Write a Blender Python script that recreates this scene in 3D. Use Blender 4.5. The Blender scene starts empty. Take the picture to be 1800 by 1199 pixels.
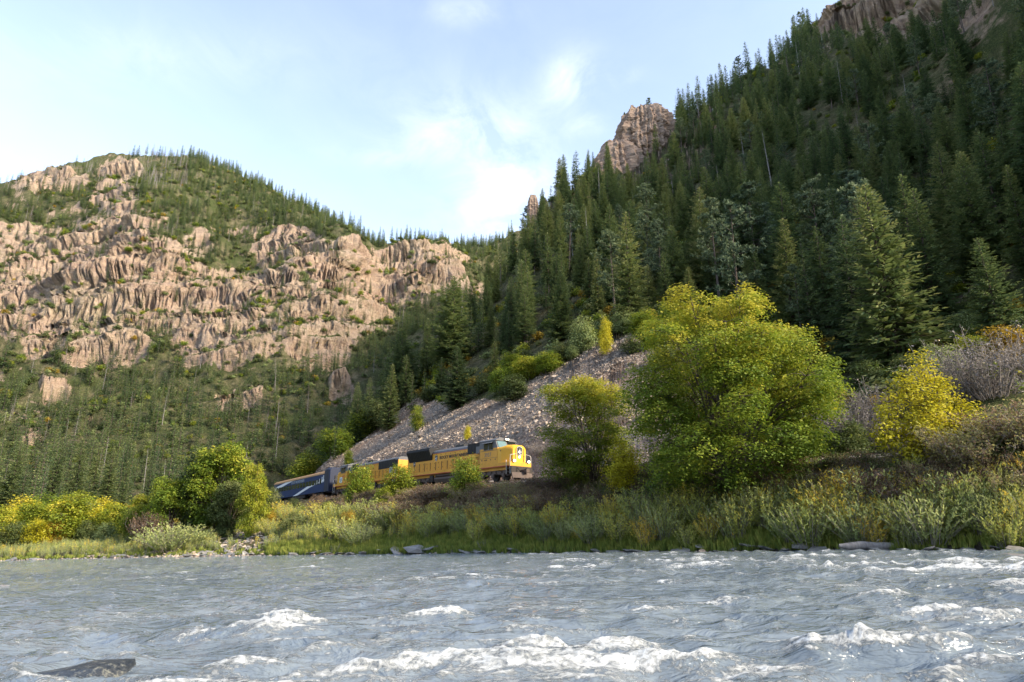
import bpy, math, random, os
import numpy as np
from mathutils import Vector, Matrix, Euler
R = math.radians
QUICK = ''
scene = bpy.context.scene
col = scene.collection
random.seed(7); rng = np.random.default_rng(7)

# ---------------------------------------------------------------- camera, sky, sun, exposure
F = 1170.0; PITCH = R(16.2); CT, ST = math.cos(PITCH), math.sin(PITCH)
cam_data = bpy.data.cameras.new('camera'); cam = bpy.data.objects.new('camera', cam_data)
col.objects.link(cam); scene.camera = cam
cam_data.sensor_width = 36; cam_data.lens = F / 1800 * 36
cam_data.clip_start = 0.1; cam_data.clip_end = 6000
cam.location = (0, 0, 0); cam.rotation_euler = (R(90) + PITCH, 0, 0)

SUN_DIR = Vector((0.86, -0.42, 0.0)).normalized()      # horizontal direction towards the sun
SUN_EL = R(31)
to_sun = Vector((SUN_DIR.x * math.cos(SUN_EL), SUN_DIR.y * math.cos(SUN_EL), math.sin(SUN_EL)))
sd = bpy.data.lights.new('sun', 'SUN'); sun = bpy.data.objects.new('sun', sd); col.objects.link(sun)
sd.energy = 2.05; sd.angle = R(12); sd.color = (1.0, 0.87, 0.68)
sun.rotation_euler = to_sun.to_track_quat('Z', 'Y').to_euler()

world = bpy.data.worlds.new('World'); scene.world = world; world.use_nodes = True
wn, wl = world.node_tree.nodes, world.node_tree.links
wn.clear()
w_out = wn.new('ShaderNodeOutputWorld'); w_bg = wn.new('ShaderNodeBackground')
sky = wn.new('ShaderNodeTexSky'); sky.sky_type = 'NISHITA'; sky.sun_disc = False
sky.sun_elevation = SUN_EL; sky.sun_rotation = math.atan2(SUN_DIR.x, SUN_DIR.y)
sky.altitude = 1800; sky.air_density = 1.0; sky.dust_density = 0.6; sky.ozone_density = 1.0
w_bg.inputs['Strength'].default_value = 0.15
# thin cirrus drawn out across the sky, laid out by direction
tc = wn.new('ShaderNodeTexCoord')
def wmath(op, a, b=None, c=None, clamp=False):
    n = wn.new('ShaderNodeMath'); n.operation = op; n.use_clamp = clamp
    for i, v in enumerate((a, b, c)):
        if v is None: continue
        if isinstance(v, (int, float)): n.inputs[i].default_value = v
        else: wl.new(v, n.inputs[i])
    return n.outputs[0]
sep = wn.new('ShaderNodeSeparateXYZ'); wl.new(tc.outputs['Generated'], sep.inputs[0])
zc = wmath('MAXIMUM', sep.outputs['Z'], 0.05)
cu = wmath('DIVIDE', sep.outputs['X'], zc); cv = wmath('DIVIDE', sep.outputs['Y'], zc)
comb = wn.new('ShaderNodeCombineXYZ'); wl.new(cu, comb.inputs[0]); wl.new(cv, comb.inputs[1])
def wnoise(scale, detail, rough, dist, off, rot, sc):
    m = wn.new('ShaderNodeMapping'); m.inputs['Location'].default_value = off
    m.inputs['Rotation'].default_value = (0, 0, R(rot)); m.inputs['Scale'].default_value = sc
    wl.new(comb.outputs[0], m.inputs['Vector'])
    n = wn.new('ShaderNodeTexNoise'); n.inputs['Scale'].default_value = scale
    n.inputs['Detail'].default_value = detail; n.inputs['Roughness'].default_value = rough
    n.inputs['Distortion'].default_value = dist
    wl.new(m.outputs[0], n.inputs['Vector']); return n.outputs['Fac']
big = wnoise(1.3, 4, 0.55, 0.3, (1.7, 0.4, 0), 20, (1, 1, 1))
fine = wnoise(5.5, 10, 0.62, 0.5, (0.3, 2.2, 0), 20, (1, 0.7, 1))
# thin cloud where the valley opens, a small puff beside the crag, and fainter veils elsewhere
def blob(cx, cy, rx, ry):
    a = wmath('DIVIDE', wmath('SUBTRACT', cu, cx), rx); b = wmath('DIVIDE', wmath('SUBTRACT', cv, cy), ry)
    d = wmath('ADD', wmath('MULTIPLY', a, a), wmath('MULTIPLY', b, b))
    return wmath('POWER', 2.718, wmath('MULTIPLY', d, -1.0))
CLOUD_BLOBS = [(.13, 1.30, .055, .085, 1.25), (-.12, 1.50, .17, .16, .75), (.0, 1.80, .14, .20, .95), (-.02, 2.0, .2, .15, .6), (-.09, 1.09, .07, .035, .5), (.19, 1.47, .05, .05, .7), (-.74, 1.22, .35, .10, .3), (-.35, 1.62, .14, .05, .35), (.26, 1.29, .04, .03, .4)]
acc = None
for cx, cy, rx, ry, s in CLOUD_BLOBS:
    t = wmath('MULTIPLY', blob(cx, cy, rx, ry), s); acc = t if acc is None else wmath('ADD', acc, t)
acc = wmath('MULTIPLY', wmath('ADD', acc, 0.06), wmath('ADD', 0.25, wmath('MULTIPLY', big, 1.5)))
mask = wmath('MULTIPLY', acc, wmath('ADD', wmath('MULTIPLY', wmath('SUBTRACT', fine, 0.36, None, True), 3.6), .12), None, True)
soft = wn.new('ShaderNodeHueSaturation'); soft.inputs['Saturation'].default_value = .74; soft.inputs['Value'].default_value = .72
wl.new(sky.outputs[0], soft.inputs['Color'])
mixc = wn.new('ShaderNodeMix'); mixc.data_type = 'RGBA'
wl.new(wmath('MULTIPLY', mask, 0.45), mixc.inputs['Factor'])
wl.new(soft.outputs[0], mixc.inputs[6]); mixc.inputs[7].default_value = (2.25, 2.35, 2.45, 1)
wl.new(mixc.outputs[2], w_bg.inputs['Color']); wl.new(w_bg.outputs[0], w_out.inputs[0])

vs = scene.view_settings; vs.view_transform = 'Standard'; vs.look = 'None'
vs.exposure = 2.32; vs.gamma = 1.0; vs.use_curve_mapping = False
scene.cycles.use_denoising = True
scene.cycles.max_bounces = 6; scene.cycles.diffuse_bounces = 3; scene.cycles.glossy_bounces = 3
scene.cycles.transmission_bounces = 4; scene.cycles.transparent_max_bounces = 6

# ---------------------------------------------------------------- helpers
def P(px, py, D):
    """point at forward distance D seen at pixel (px, py) of the 1800 px photograph"""
    v = 599.5 - py; Y = F * CT - v * ST
    return ((px - 900) * D / Y, D, D * (F * ST + v * CT) / Y)
def proj(X, Y, Z):
    f = Y * CT + Z * ST; u = -Y * ST + Z * CT
    f = np.where(f < 0.1, 0.1, f)
    return 900 + F * X / f, 599.5 - F * u / f

def _h(ix, iy, iz, seed):
    h = (ix * 374761393 + iy * 668265263 + iz * 2147483647 + seed * 1274126177) & 0xffffffff
    h = ((h ^ (h >> 13)) * 1274126177) & 0xffffffff
    h = ((h ^ (h >> 16)) * 2246822519) & 0xffffffff
    return (h ^ (h >> 15)) & 0xffffffff
def noise2(x, y, seed=0):
    x = np.asarray(x, float); y = np.asarray(y, float)
    xi = np.floor(x).astype(np.int64); yi = np.floor(y).astype(np.int64)
    xf = x - xi; yf = y - yi
    u = xf * xf * xf * (xf * (xf * 6 - 15) + 10); v = yf * yf * yf * (yf * (yf * 6 - 15) + 10)
    def g(a, b):
        ang = _h(xi + a, yi + b, 0, seed) * (2 * math.pi / 4294967296.0)
        return np.cos(ang) * (xf - a) + np.sin(ang) * (yf - b)
    n0 = g(0, 0) * (1 - u) + g(1, 0) * u; n1 = g(0, 1) * (1 - u) + g(1, 1) * u
    return (n0 * (1 - v) + n1 * v) * 1.5
def fbm(x, y, octv=4, seed=0, gain=0.5, lac=2.03):
    s = 0; a = 1; t = 0
    for i in range(octv):
        s = s + a * noise2(x, y, seed + i * 17); t += a; a *= gain; x = x * lac + 13.7; y = y * lac - 7.1
    return s / t
def ridged(x, y, octv=4, seed=0, gain=0.55):
    s = 0; a = 1; t = 0
    for i in range(octv):
        s = s + a * (1 - np.abs(noise2(x, y, seed + i * 31)) * 2); t += a; a *= gain; x = x * 2.03 + 3.1; y = y * 2.03 + 9.2
    return s / t
def sstep(a, b, x):
    t = np.clip((x - a) / (b - a), 0, 1); return t * t * (3 - 2 * t)

def mesh_from(name, V, Fc, mat=None, smooth=False, attrs=None, cols=None):
    """V (n,3), Fc (m,3) or (m,4) arrays -> mesh"""
    me = bpy.data.meshes.new(name)
    V = np.ascontiguousarray(V, np.float32); Fc = np.ascontiguousarray(Fc, np.int32)
    m, k = Fc.shape
    me.vertices.add(len(V)); me.vertices.foreach_set('co', V.ravel())
    me.loops.add(m * k); me.loops.foreach_set('vertex_index', Fc.ravel())
    me.polygons.add(m)
    me.polygons.foreach_set('loop_start', np.arange(0, m * k, k, dtype=np.int32))
    me.polygons.foreach_set('loop_total', np.full(m, k, np.int32))
    if smooth: me.polygons.foreach_set('use_smooth', np.ones(m, bool))
    for an, av in (attrs or {}).items():
        a = me.attributes.new(an, 'FLOAT', 'POINT'); a.data.foreach_set('value', np.ascontiguousarray(av, np.float32))
    me.update(); 
    if mat: 
        for mm in (mat if isinstance(mat, (list, tuple)) else [mat]): me.materials.append(mm)
    return me
def link(name, data, parent=None, loc=None, rot=None, scale=None):
    o = bpy.data.objects.new(name, data); col.objects.link(o)
    if parent is not None: o.parent = parent
    if loc is not None: o.location = loc
    if rot is not None: o.rotation_euler = rot
    if scale is not None: o.scale = scale if hasattr(scale, '__len__') else (scale,) * 3
    return o
def tag(o, label=None, cat=None, group=None, kind=None):
    if label: o['label'] = label
    if cat: o['category'] = cat
    if group: o['group'] = group
    if kind: o['kind'] = kind
    return o

# ---------------------------------------------------------------- material kit
class NT:
    def __init__(s, name, rough=0.9, spec=0.2):
        s.m = bpy.data.materials.new(name); s.m.use_nodes = True
        s.n, s.l = s.m.node_tree.nodes, s.m.node_tree.links
        s.b = s.n['Principled BSDF']; s.b.inputs['Roughness'].default_value = rough
        s.b.inputs['Specular IOR Level'].default_value = spec
        s.co = s.n.new('ShaderNodeTexCoord')
    def set(s, sock, v):
        if hasattr(v, 'is_output'): s.l.new(v, sock)
        elif v is not None:
            if hasattr(v, '__len__') and len(v) == 3 and sock.type == 'RGBA': v = (*v, 1)
            sock.default_value = v
    def math(s, op, a, b=None, clamp=False):
        n = s.n.new('ShaderNodeMath'); n.operation = op; n.use_clamp = clamp
        s.set(n.inputs[0], a); s.set(n.inputs[1], b); return n.outputs[0]
    def noise(s, scale, detail=4, rough=0.6, vec=None, dist=0, sc=None, rot=None, w='Fac'):
        v = vec or s.co.outputs['Object']
        if sc or rot:
            m = s.n.new('ShaderNodeMapping'); s.l.new(v, m.inputs['Vector'])
            if rot: m.inputs['Rotation'].default_value = [R(a) for a in rot]
            if sc: m.inputs['Scale'].default_value = sc
            v = m.outputs[0]
        n = s.n.new('ShaderNodeTexNoise'); s.l.new(v, n.inputs['Vector'])
        n.inputs['Scale'].default_value = scale; n.inputs['Detail'].default_value = detail
        n.inputs['Roughness'].default_value = rough; n.inputs['Distortion'].default_value = dist
        return n.outputs[w]
    def voro(s, scale, vec=None, feature='F1', out='Distance', sc=None, rnd=1):
        v = vec or s.co.outputs['Object']
        if sc:
            m = s.n.new('ShaderNodeMapping'); s.l.new(v, m.inputs['Vector']); m.inputs['Scale'].default_value = sc; v = m.outputs[0]
        n = s.n.new('ShaderNodeTexVoronoi'); n.feature = feature; s.l.new(v, n.inputs['Vector'])
        n.inputs['Scale'].default_value = scale; n.inputs['Randomness'].default_value = rnd
        return n.outputs[out]
    def ramp(s, fac, stops, interp='LINEAR'):
        n = s.n.new('ShaderNodeValToRGB'); s.l.new(fac, n.inputs[0]); cr = n.color_ramp; cr.interpolation = interp
        while len(cr.elements) < len(stops): cr.elements.new(0.5)
        for e, (p, c) in zip(cr.elements, stops):
            e.position = p; e.color = (*c, 1) if hasattr(c, '__len__') else (c, c, c, 1)
        return n.outputs[0]
    def mix(s, fac, a, b, mode='MIX'):
        n = s.n.new('ShaderNodeMix'); n.data_type = 'RGBA'; n.blend_type = mode
        s.set(n.inputs[0], fac); s.set(n.inputs[6], a); s.set(n.inputs[7], b); return n.outputs[2]
    def attr(s, name, out='Fac'):
        n = s.n.new('ShaderNodeAttribute'); n.attribute_name = name; return n.outputs[out]
    def rand(s):
        return s.n.new('ShaderNodeObjectInfo').outputs['Random']
    def rgb(s, c):
        n = s.n.new('ShaderNodeRGB'); n.outputs[0].default_value = (*c, 1); return n.outputs[0]
    def bump(s, h, strength=0.5, dist=1.0, chain=None):
        n = s.n.new('ShaderNodeBump'); n.inputs['Strength'].default_value = strength; n.inputs['Distance'].default_value = dist
        s.l.new(h, n.inputs['Height'])
        if chain: s.l.new(chain, n.inputs['Normal'])
        return n.outputs[0]
    def hsv(s, c, h=0.5, sat=1.0, v=1.0):
        n = s.n.new('ShaderNodeHueSaturation'); s.set(n.inputs['Color'], c); s.set(n.inputs['Hue'], h)
        s.set(n.inputs['Saturation'], sat); s.set(n.inputs['Value'], v); return n.outputs[0]
    def done(s, colour=None, normal=None, rough=None, **kw):
        if colour is not None: s.set(s.b.inputs['Base Color'], colour)
        if normal is not None: s.l.new(normal, s.b.inputs['Normal'])
        if rough is not None: s.set(s.b.inputs['Roughness'], rough)
        for k, v in kw.items(): s.set(s.b.inputs[k], v)
        return s.m
# ---------------------------------------------------------------- terrain height function
TRACK = np.array([(190,-100),(150,-60),(100,-14),(70,12),(50,29),(38,38.5),(27,47),(14,58.8),(1.7,71.5),(-6,80),(-13.5,88.5),(-28,108),(-40,126),(-50,142),(-59,160),(-65,182),(-66,205),(-60,232),(-46,262),(-30,290)], float)
BANK = np.array([(240,-200),(190,-140),(120,-52),(70,0),(45,22),(27,37),(21.7,41),(13.4,47.5),(0,57),(-12,66),(-23,73),(-44,83),(-62,87),(-100,90),(-160,88),(-300,82),(-700,60)], float)
def smooth_poly(Pp, it=3):
    for _ in range(it):
        Q = [Pp[0]]
        for a, b in zip(Pp[:-1], Pp[1:]): Q += [a * .75 + b * .25, a * .25 + b * .75]
        Q.append(Pp[-1]); Pp = np.array(Q)
    return Pp
TRACK_S = smooth_poly(TRACK, 2); BANK_S = smooth_poly(BANK, 2)
def poly_dist(x, y, poly):
    """signed distance to a polyline running from right to left: positive inland (beyond it)"""
    best = np.full(x.shape, 1e18); sg = np.ones(x.shape)
    for a, b in zip(poly[:-1], poly[1:]):
        d = b - a; L2 = d @ d
        t = np.clip(((x - a[0]) * d[0] + (y - a[1]) * d[1]) / L2, 0, 1)
        dx = x - a[0] - t * d[0]; dy = y - a[1] - t * d[1]
        q = dx * dx + dy * dy; m = q < best
        best = np.where(m, q, best); cr = d[0] * (y - a[1]) - d[1] * (x - a[0])
        sg = np.where(m, np.where(cr < 0, 1.0, -1.0), sg)
    return np.sqrt(best) * sg
def water_z(x, y): return -1.5 + 0.026 * np.clip(x, -110, 60)
RAIL_Z = 5.56

def build_ctrl():
    C = []
    def p(*a):
        for q in a: C.append(P(*q))
    for px in (-500, -200, 0, 200): p((px, 930, 125), (px, 890, 175), (px, 850, 225), (px, 750, 300), (px, 660, 365), (px, 600, 392))
    p((350, 925, 130), (350, 890, 172), (400, 850, 225), (400, 750, 300), (400, 650, 362), (400, 600, 390), (520, 750, 300), (560, 660, 350), (480, 850, 230))
    for px, d5, d4, d34 in ((-500, 470, 540, 600), (-200, 465, 540, 600), (0, 462, 535, 590), (120, 476, 550, 600), (255, 424, 480, 560), (385, 478, 560, 620), (520, 440, 510, 590), (630, 440, 505, None)):
        p((px, 500, d5), (px, 400 if px < 500 else 425, d4))
        if d34: p((px, 340 if px < 500 else 380, d34))
    p((-500, 310, 690), (-200, 320, 690), (0, 325, 680), (60, 315, 680), (100, 300, 670), (150, 284, 690), (200, 280, 680), (290, 280, 750), (400, 305, 740), (470, 340, 700), (540, 372, 650), (600, 408, 590), (640, 432, 555))
    # second butte, notch, far ridge
    p((690, 428, 560), (760, 432, 560), (820, 468, 540), (700, 520, 500), (780, 535, 485), (840, 520, 480), (655, 470, 600), (655, 540, 500), (650, 610, 425))
    p((740, 424, 620), (800, 440, 650), (870, 430, 680), (910, 415, 700), (1000, 380, 720))
    p((560, 800, 265), (620, 740, 290), (690, 660, 350), (740, 590, 400), (800, 570, 440))
    # spur with the scree
    p((1100, 600, 100), (1099, 670, 86), (900, 720, 100), (800, 760, 105), (700, 790, 119), (600, 800, 160), (540, 830, 150), (640, 772, 165), (720, 720, 165), (1000, 650, 104), (1000, 600, 122), (900, 660, 128), (840, 690, 132))
    p((780, 655, 172), (850, 620, 165), (930, 590, 155), (850, 560, 195), (870, 500, 240), (930, 520, 190), (930, 450, 245), (935, 402, 285), (1000, 560, 145), (1000, 480, 190), (1000, 400, 250), (1015, 345, 305))
    p((1200, 600, 104), (1200, 520, 138), (1200, 400, 200), (1200, 300, 260), (1190, 225, 325), (1100, 540, 135), (1100, 420, 205), (1100, 340, 280), (1110, 290, 320))
    p((1400, 640, 86), (1400, 550, 112), (1400, 400, 160), (1400, 250, 215), (1400, 150, 275), (1400, 90, 325), (1300, 150, 330), (1300, 200, 290), (1480, 0, 350), (1450, 50, 330), (1600, -60, 370), (1700, -160, 400))
    p((1600, 700, 62), (1600, 640, 80), (1600, 500, 115), (1600, 300, 172), (1600, 100, 240), (1600, 20, 285), (1800, 600, 68), (1800, 400, 108), (1800, 200, 160), (1800, 0, 220), (1800, -200, 300), (1500, 800-60, 60))
    # hidden ground behind the crests
    def h(px, D, z): C.append(((px - 900) * D / 1100., D, z))
    h(700, 230, 22); h(780, 250, 38); h(850, 300, 60); h(930, 360, 85); h(1000, 390, 115); h(1200, 440, 190); h(1400, 440, 270); h(1600, 480, 330); h(620, 210, 14)
    h(300, 950, 390); h(0, 930, 350); h(-400, 930, 330); h(600, 860, 230); h(800, 900, 240); h(1000, 900, 260); h(1500, 800, 300); h(-900, 930, 300); h(1000, 560, 150); h(880, 540, 120)
    h(300, 1250, 300); h(1000, 1200, 250); h(-800, 1200, 200); h(2000, 900, 380)
    # along the track, and the mountain going on unseen to the right, steepened to block the sun
    for a in TRACK[2:-3]: C.append((a[0], a[1], 5.3))
    for (x, y) in ((50, 29), (70, 12), (100, -14), (150, -60), (190, -100)):
        for s_, z in ((20, 18), (50, 56), (100, 125), (180, 225), (280, 325), (420, 380)): C.append((x + .68 * s_, y + .73 * s_, z))
    C += [(-400, 150, 8), (-500, 300, 70), (-700, 300, 90), (-900, 500, 300), (-600, 100, 3), (500, -300, 200), (700, 0, 320), (700, 600, 380), (-1100, 1000, 250), (1100, 1100, 300)]
    return np.array(C)
CTRL = build_ctrl()
# hidden sight-line check aside, merge points that nearly coincide
def solve_rbf(C, lam=30.0, sc=100.0):
    X = C[:, :2] / sc; n = len(X)
    d2 = ((X[:, None] - X[None]) ** 2).sum(-1); K = 0.5 * d2 * np.log(d2 + 1e-9)
    dist = np.hypot(C[:, 0], C[:, 1]); K += np.diag(lam * 1e-5 * (dist / 100) ** 2 + 1e-6)
    A = np.zeros((n + 3, n + 3)); A[:n, :n] = K; A[:n, n] = 1; A[:n, n+1:] = X; A[n, :n] = 1; A[n+1:, :n] = X.T
    w = np.linalg.solve(A, np.r_[C[:, 2], 0, 0, 0])
    def f(x, y):
        x = x / sc; y = y / sc; out = w[n] + w[n+1] * x + w[n+2] * y
        for i in range(n):
            d2 = (x - X[i, 0]) ** 2 + (y - X[i, 1]) ** 2; out = out + w[i] * 0.5 * d2 * np.log(d2 + 1e-9)
        return out
    return f
_rbf = solve_rbf(CTRL)
GX0, GY0, GS, GNX, GNY = -1300.0, -450.0, 5.0, 520, 360
_gx, _gy = np.meshgrid(GX0 + GS * np.arange(GNX), GY0 + GS * np.arange(GNY))
BASE = _rbf(_gx, _gy)
BASE = np.clip(BASE, -4, 620)
GD_T = poly_dist(_gx, _gy, TRACK_S[::2]); GD_B = poly_dist(_gx, _gy, BANK_S[::2])
def samp(G, x, y):
    fx = np.clip((x - GX0) / GS, 1, GNX - 3.001); fy = np.clip((y - GY0) / GS, 1, GNY - 3.001)
    ix = fx.astype(int); iy = fy.astype(int); tx = fx - ix; ty = fy - iy
    def w(t): return (-.5*t+t*t-.5*t**3, 1-2.5*t*t+1.5*t**3, .5*t+2*t*t-1.5*t**3, -.5*t*t+.5*t**3)
    wx, wy = w(tx), w(ty); out = 0
    for j in range(4):
        r = 0
        for i in range(4): r = r + wx[i] * G[iy + j - 1, ix + i - 1]
        out = out + wy[j] * r
    return out

def inpoly(px, py, poly, soft=0):
    c = np.zeros(px.shape, bool); n = len(poly)
    for i in range(n):
        x1, y1 = poly[i]; x2, y2 = poly[(i + 1) % n]
        cond = ((y1 > py) != (y2 > py)) & (px < (x2 - x1) * (py - y1) / (y2 - y1 + 1e-9) + x1)
        c ^= cond
    return c

CLIFF_ZONES = [  # px, py, rx, ry, weight   where bare rock shows
    (60, 440, 120, 50, 1), (190, 430, 80, 50, 1), (40, 540, 170, 60, .9), (200, 520, 130, 80, 1), (300, 500, 70, 90, 1), (150, 600, 120, 45, .85), (380, 520, 110, 50, .85), (520, 440, 70, 36, 1.0), (600, 462, 60, 36, 1.0),
    (480, 520, 110, 45, .8), (600, 540, 100, 50, .8), (400, 590, 110, 45, .75), (560, 600, 70, 40, .7), (650, 520, 50, 50, .7),
    (740, 458, 85, 32, .95), (720, 505, 70, 35, .8), (90, 320, 70, 22, .8), (210, 300, 45, 22, 1.0), (200, 350, 45, 28, .8), (260, 390, 40, 20, .5), (330, 430, 50, 25, .6), (420, 410, 60, 18, .6), (420, 690, 50, 30, .7), (60, 740, 40, 30, .7), (100, 690, 30, 25, .6), (1560, 20, 180, 60, 1.2), (-150, 480, 160, 120, 1), (600, 690, 22, 20, .6)]
def zone(px, py, zones):
    m = 0
    for cx, cy, rx, ry, w in zones:
        d = ((px - cx) / rx) ** 2 + ((py - cy) / ry) ** 2
        m = np.maximum(m, w * (1 - sstep(0.45, 1.35, d)))
    return m

SCREE_POLY = [(480, 858), (560, 792), (640, 742), (700, 702), (760, 700), (800, 716), (850, 700), (880, 708), (960, 650), (1040, 612), (1110, 588), (1180, 640), (1200, 760), (1100, 850), (900, 850), (700, 880), (560, 890)]
def terrain(x, y, detail=True):
    """ground height, plus masks"""
    b = samp(BASE, x, y); dt = samp(GD_T, x, y); db = samp(GD_B, x, y)
    wz = water_z(x, y)
    r = np.hypot(x, y)
    px, py = proj(x, y, b); front = y > 20
    cliff = np.where(front & (r > 180), zone(px, py, CLIFF_ZONES), 0)
    far = sstep(130, 330, r)
    z = b
    if detail:
        # gullies and ribs running down slope, larger with distance
        z = z + far * (15 * ridged(x / 90 + b / 240, (y + .7 * b) / 120, 4, 5) - 7.5) * sstep(0, 60, b) * (1 + .5 * cliff)
        z = z + (0.35 + 0.65 * far) * sstep(8, 40, dt) * 5.0 * fbm(x / 34, (y + .8 * b * far) / 34, 5, 11) * sstep(6, 30, b)
        # rock beds: tilted, broken into ledges
        sc = z - 0.30 * x + 9 * fbm(x / 70, y / 70, 3, 23)
        def terr(h, per, sharp):
            k = h / per; f = k - np.floor(k); return (np.floor(k) + sstep(0.5 - sharp, 0.5 + sharp, f) - k) * per
        sc = sc + 3.2 * fbm(x / 30, (y + b) / 30, 3, 29)
        led = terr(sc, 41, .14) * 1.0 * (.95 + fbm(x / 60, y / 60, 2, 31)) + terr(sc + 9, 15, .16) * 0.9 * (.9 + fbm(x / 30, y / 30, 2, 33)) + terr(sc + 2, 5.3, .2) * 0.7 * (.8 + 1.2 * fbm(x / 18, y / 18, 2, 35))
        z = z + cliff * led * far * .28
        z = z + cliff * far * (3.4 * ridged(x / 44, (.8 * y + z) / 36, 3, 41) - 1.7)
        z = z + cliff * far * 1.3 * fbm(x / 12, (y + z) / 9, 3, 43)
        # near slopes: small relief
        z = z + (1 - far) * sstep(4, 14, dt) * (0.9 * fbm(x / 11, y / 11, 4, 61) + 0.25 * fbm(x / 2.3, y / 2.3, 3, 67))
    # bench for the railway, bank down to the river
    bench = RAIL_Z - 0.55
    left = sstep(-38, -75, x)                       # left of the coach the ground is a low terrace
    upper = z
    t_in = sstep(3.2, 12, dt)
    zz = bench + (upper - bench) * t_in
    side = np.clip(-dt - 2.6, 0, 50)
    frac = np.clip(db / np.maximum(db - dt - 2.6, 1.0), 0, 1)   # 0 at water, 1 at bench shoulder
    prof = frac ** (1.15 + 0.0 * x)
    low = wz - 0.05 + (bench - wz) * prof
    low_left = wz + 0.3 + 2.2 * sstep(0, 25, db) + 2.0 * sstep(20, 70, db)
    low = low * (1 - left) + np.minimum(low, low_left) * left
    tv = sstep(8, 45, -dt) * sstep(100, 150, y)          # the valley floor and the far slopes beyond the bend
    zz = np.where(dt < -2.6, low + (upper - low) * tv, zz)
    if detail: zz = zz + np.where((dt < -3.5) & (db > 0.5), 0.5 * fbm(x / 4.5, y / 4.5, 4, 71) * sstep(.5, 5, db) * sstep(-3.5, -6, dt), 0)
    bed = wz - np.clip(-db * 0.35, 0, 2.5)
    zz = np.where(db < 0, bed, zz)
    # the near shore behind the camera
    nb = -6 - y - 0.35 * np.abs(x) * (x > 0) 
    zz = np.where((nb > -3) & (db < 0), np.maximum(bed, wz - 1.2 + 0.42 * (nb + 3)), zz)
    return zz, cliff, dt, db
# ---------------------------------------------------------------- terrain mesh: columns fan out, rows follow the relief
def build_terrain_grid(NC, NR, ninner=2300):
    az = np.concatenate([np.linspace(-180, -60, 24, endpoint=False), np.linspace(-60, -41, 30, endpoint=False), np.linspace(-41, 41, NC, endpoint=False), np.linspace(41, 60, 30, endpoint=False), np.linspace(60, 180, 60)])
    az = np.radians(az)
    rr = np.exp(np.linspace(np.log(3.0), np.log(1150.0), ninner))
    n = len(az); Rg = np.empty((n, NR))
    for c0 in range(0, n, 64):
        a = az[c0:c0+64][:, None]; x = np.sin(a) * rr[None]; y = np.cos(a) * rr[None]
        z, cl, _, db = terrain(x, y)
        el = z / rr[None]; run = np.maximum.accumulate(el, axis=1)
        vis = el >= run - 0.012
        w = np.abs(np.diff(np.arctan(el), axis=1)) * (0.25 + 1.5 * vis[:, 1:]) + 0.00035 + 0.0004 * vis[:, 1:] * (db[:, 1:] > 0)
        # blur weight along the column
        k = 19; ker = np.ones(k) / k
        w = np.apply_along_axis(lambda q: np.convolve(q, ker, 'same'), 1, w)
        cum = np.concatenate([np.zeros((w.shape[0], 1)), np.cumsum(w, 1)], 1)
        for i in range(w.shape[0]):
            t = np.linspace(0, cum[i, -1], NR); Rg[c0 + i] = np.interp(t, cum[i], rr)
    # smooth radii across columns
    for _ in range(2):
        Rg[1:-1] = (Rg[:-2] + 2 * Rg[1:-1] + Rg[2:]) / 4
    X = np.sin(az)[:, None] * Rg; Y = np.cos(az)[:, None] * Rg
    return X, Y
def grid_faces(n, m):
    i = np.arange(n - 1)[:, None] * m + np.arange(m - 1)[None]
    return np.stack([i, i + m, i + m + 1, i + 1], -1).reshape(-1, 4)
NC, NR = (420, 300) if QUICK else (920, 520)
TX, TY = build_terrain_grid(NC, NR)
TZ, TCL, TDT, TDB = terrain(TX, TY)
gx_, gy_ = np.gradient(TZ), None
def normals(X, Y, Z):
    a = np.stack(np.gradient(X) , 0); b = np.stack(np.gradient(Y), 0); c = np.stack(np.gradient(Z), 0)
    u = np.stack([a[0], b[0], c[0]], -1); v = np.stack([a[1], b[1], c[1]], -1)
    nn = np.cross(u, v); nn /= np.linalg.norm(nn, axis=-1, keepdims=True) + 1e-9
    return np.where(nn[..., 2:3] < 0, -nn, nn)
TN = normals(TX, TY, TZ)
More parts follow.
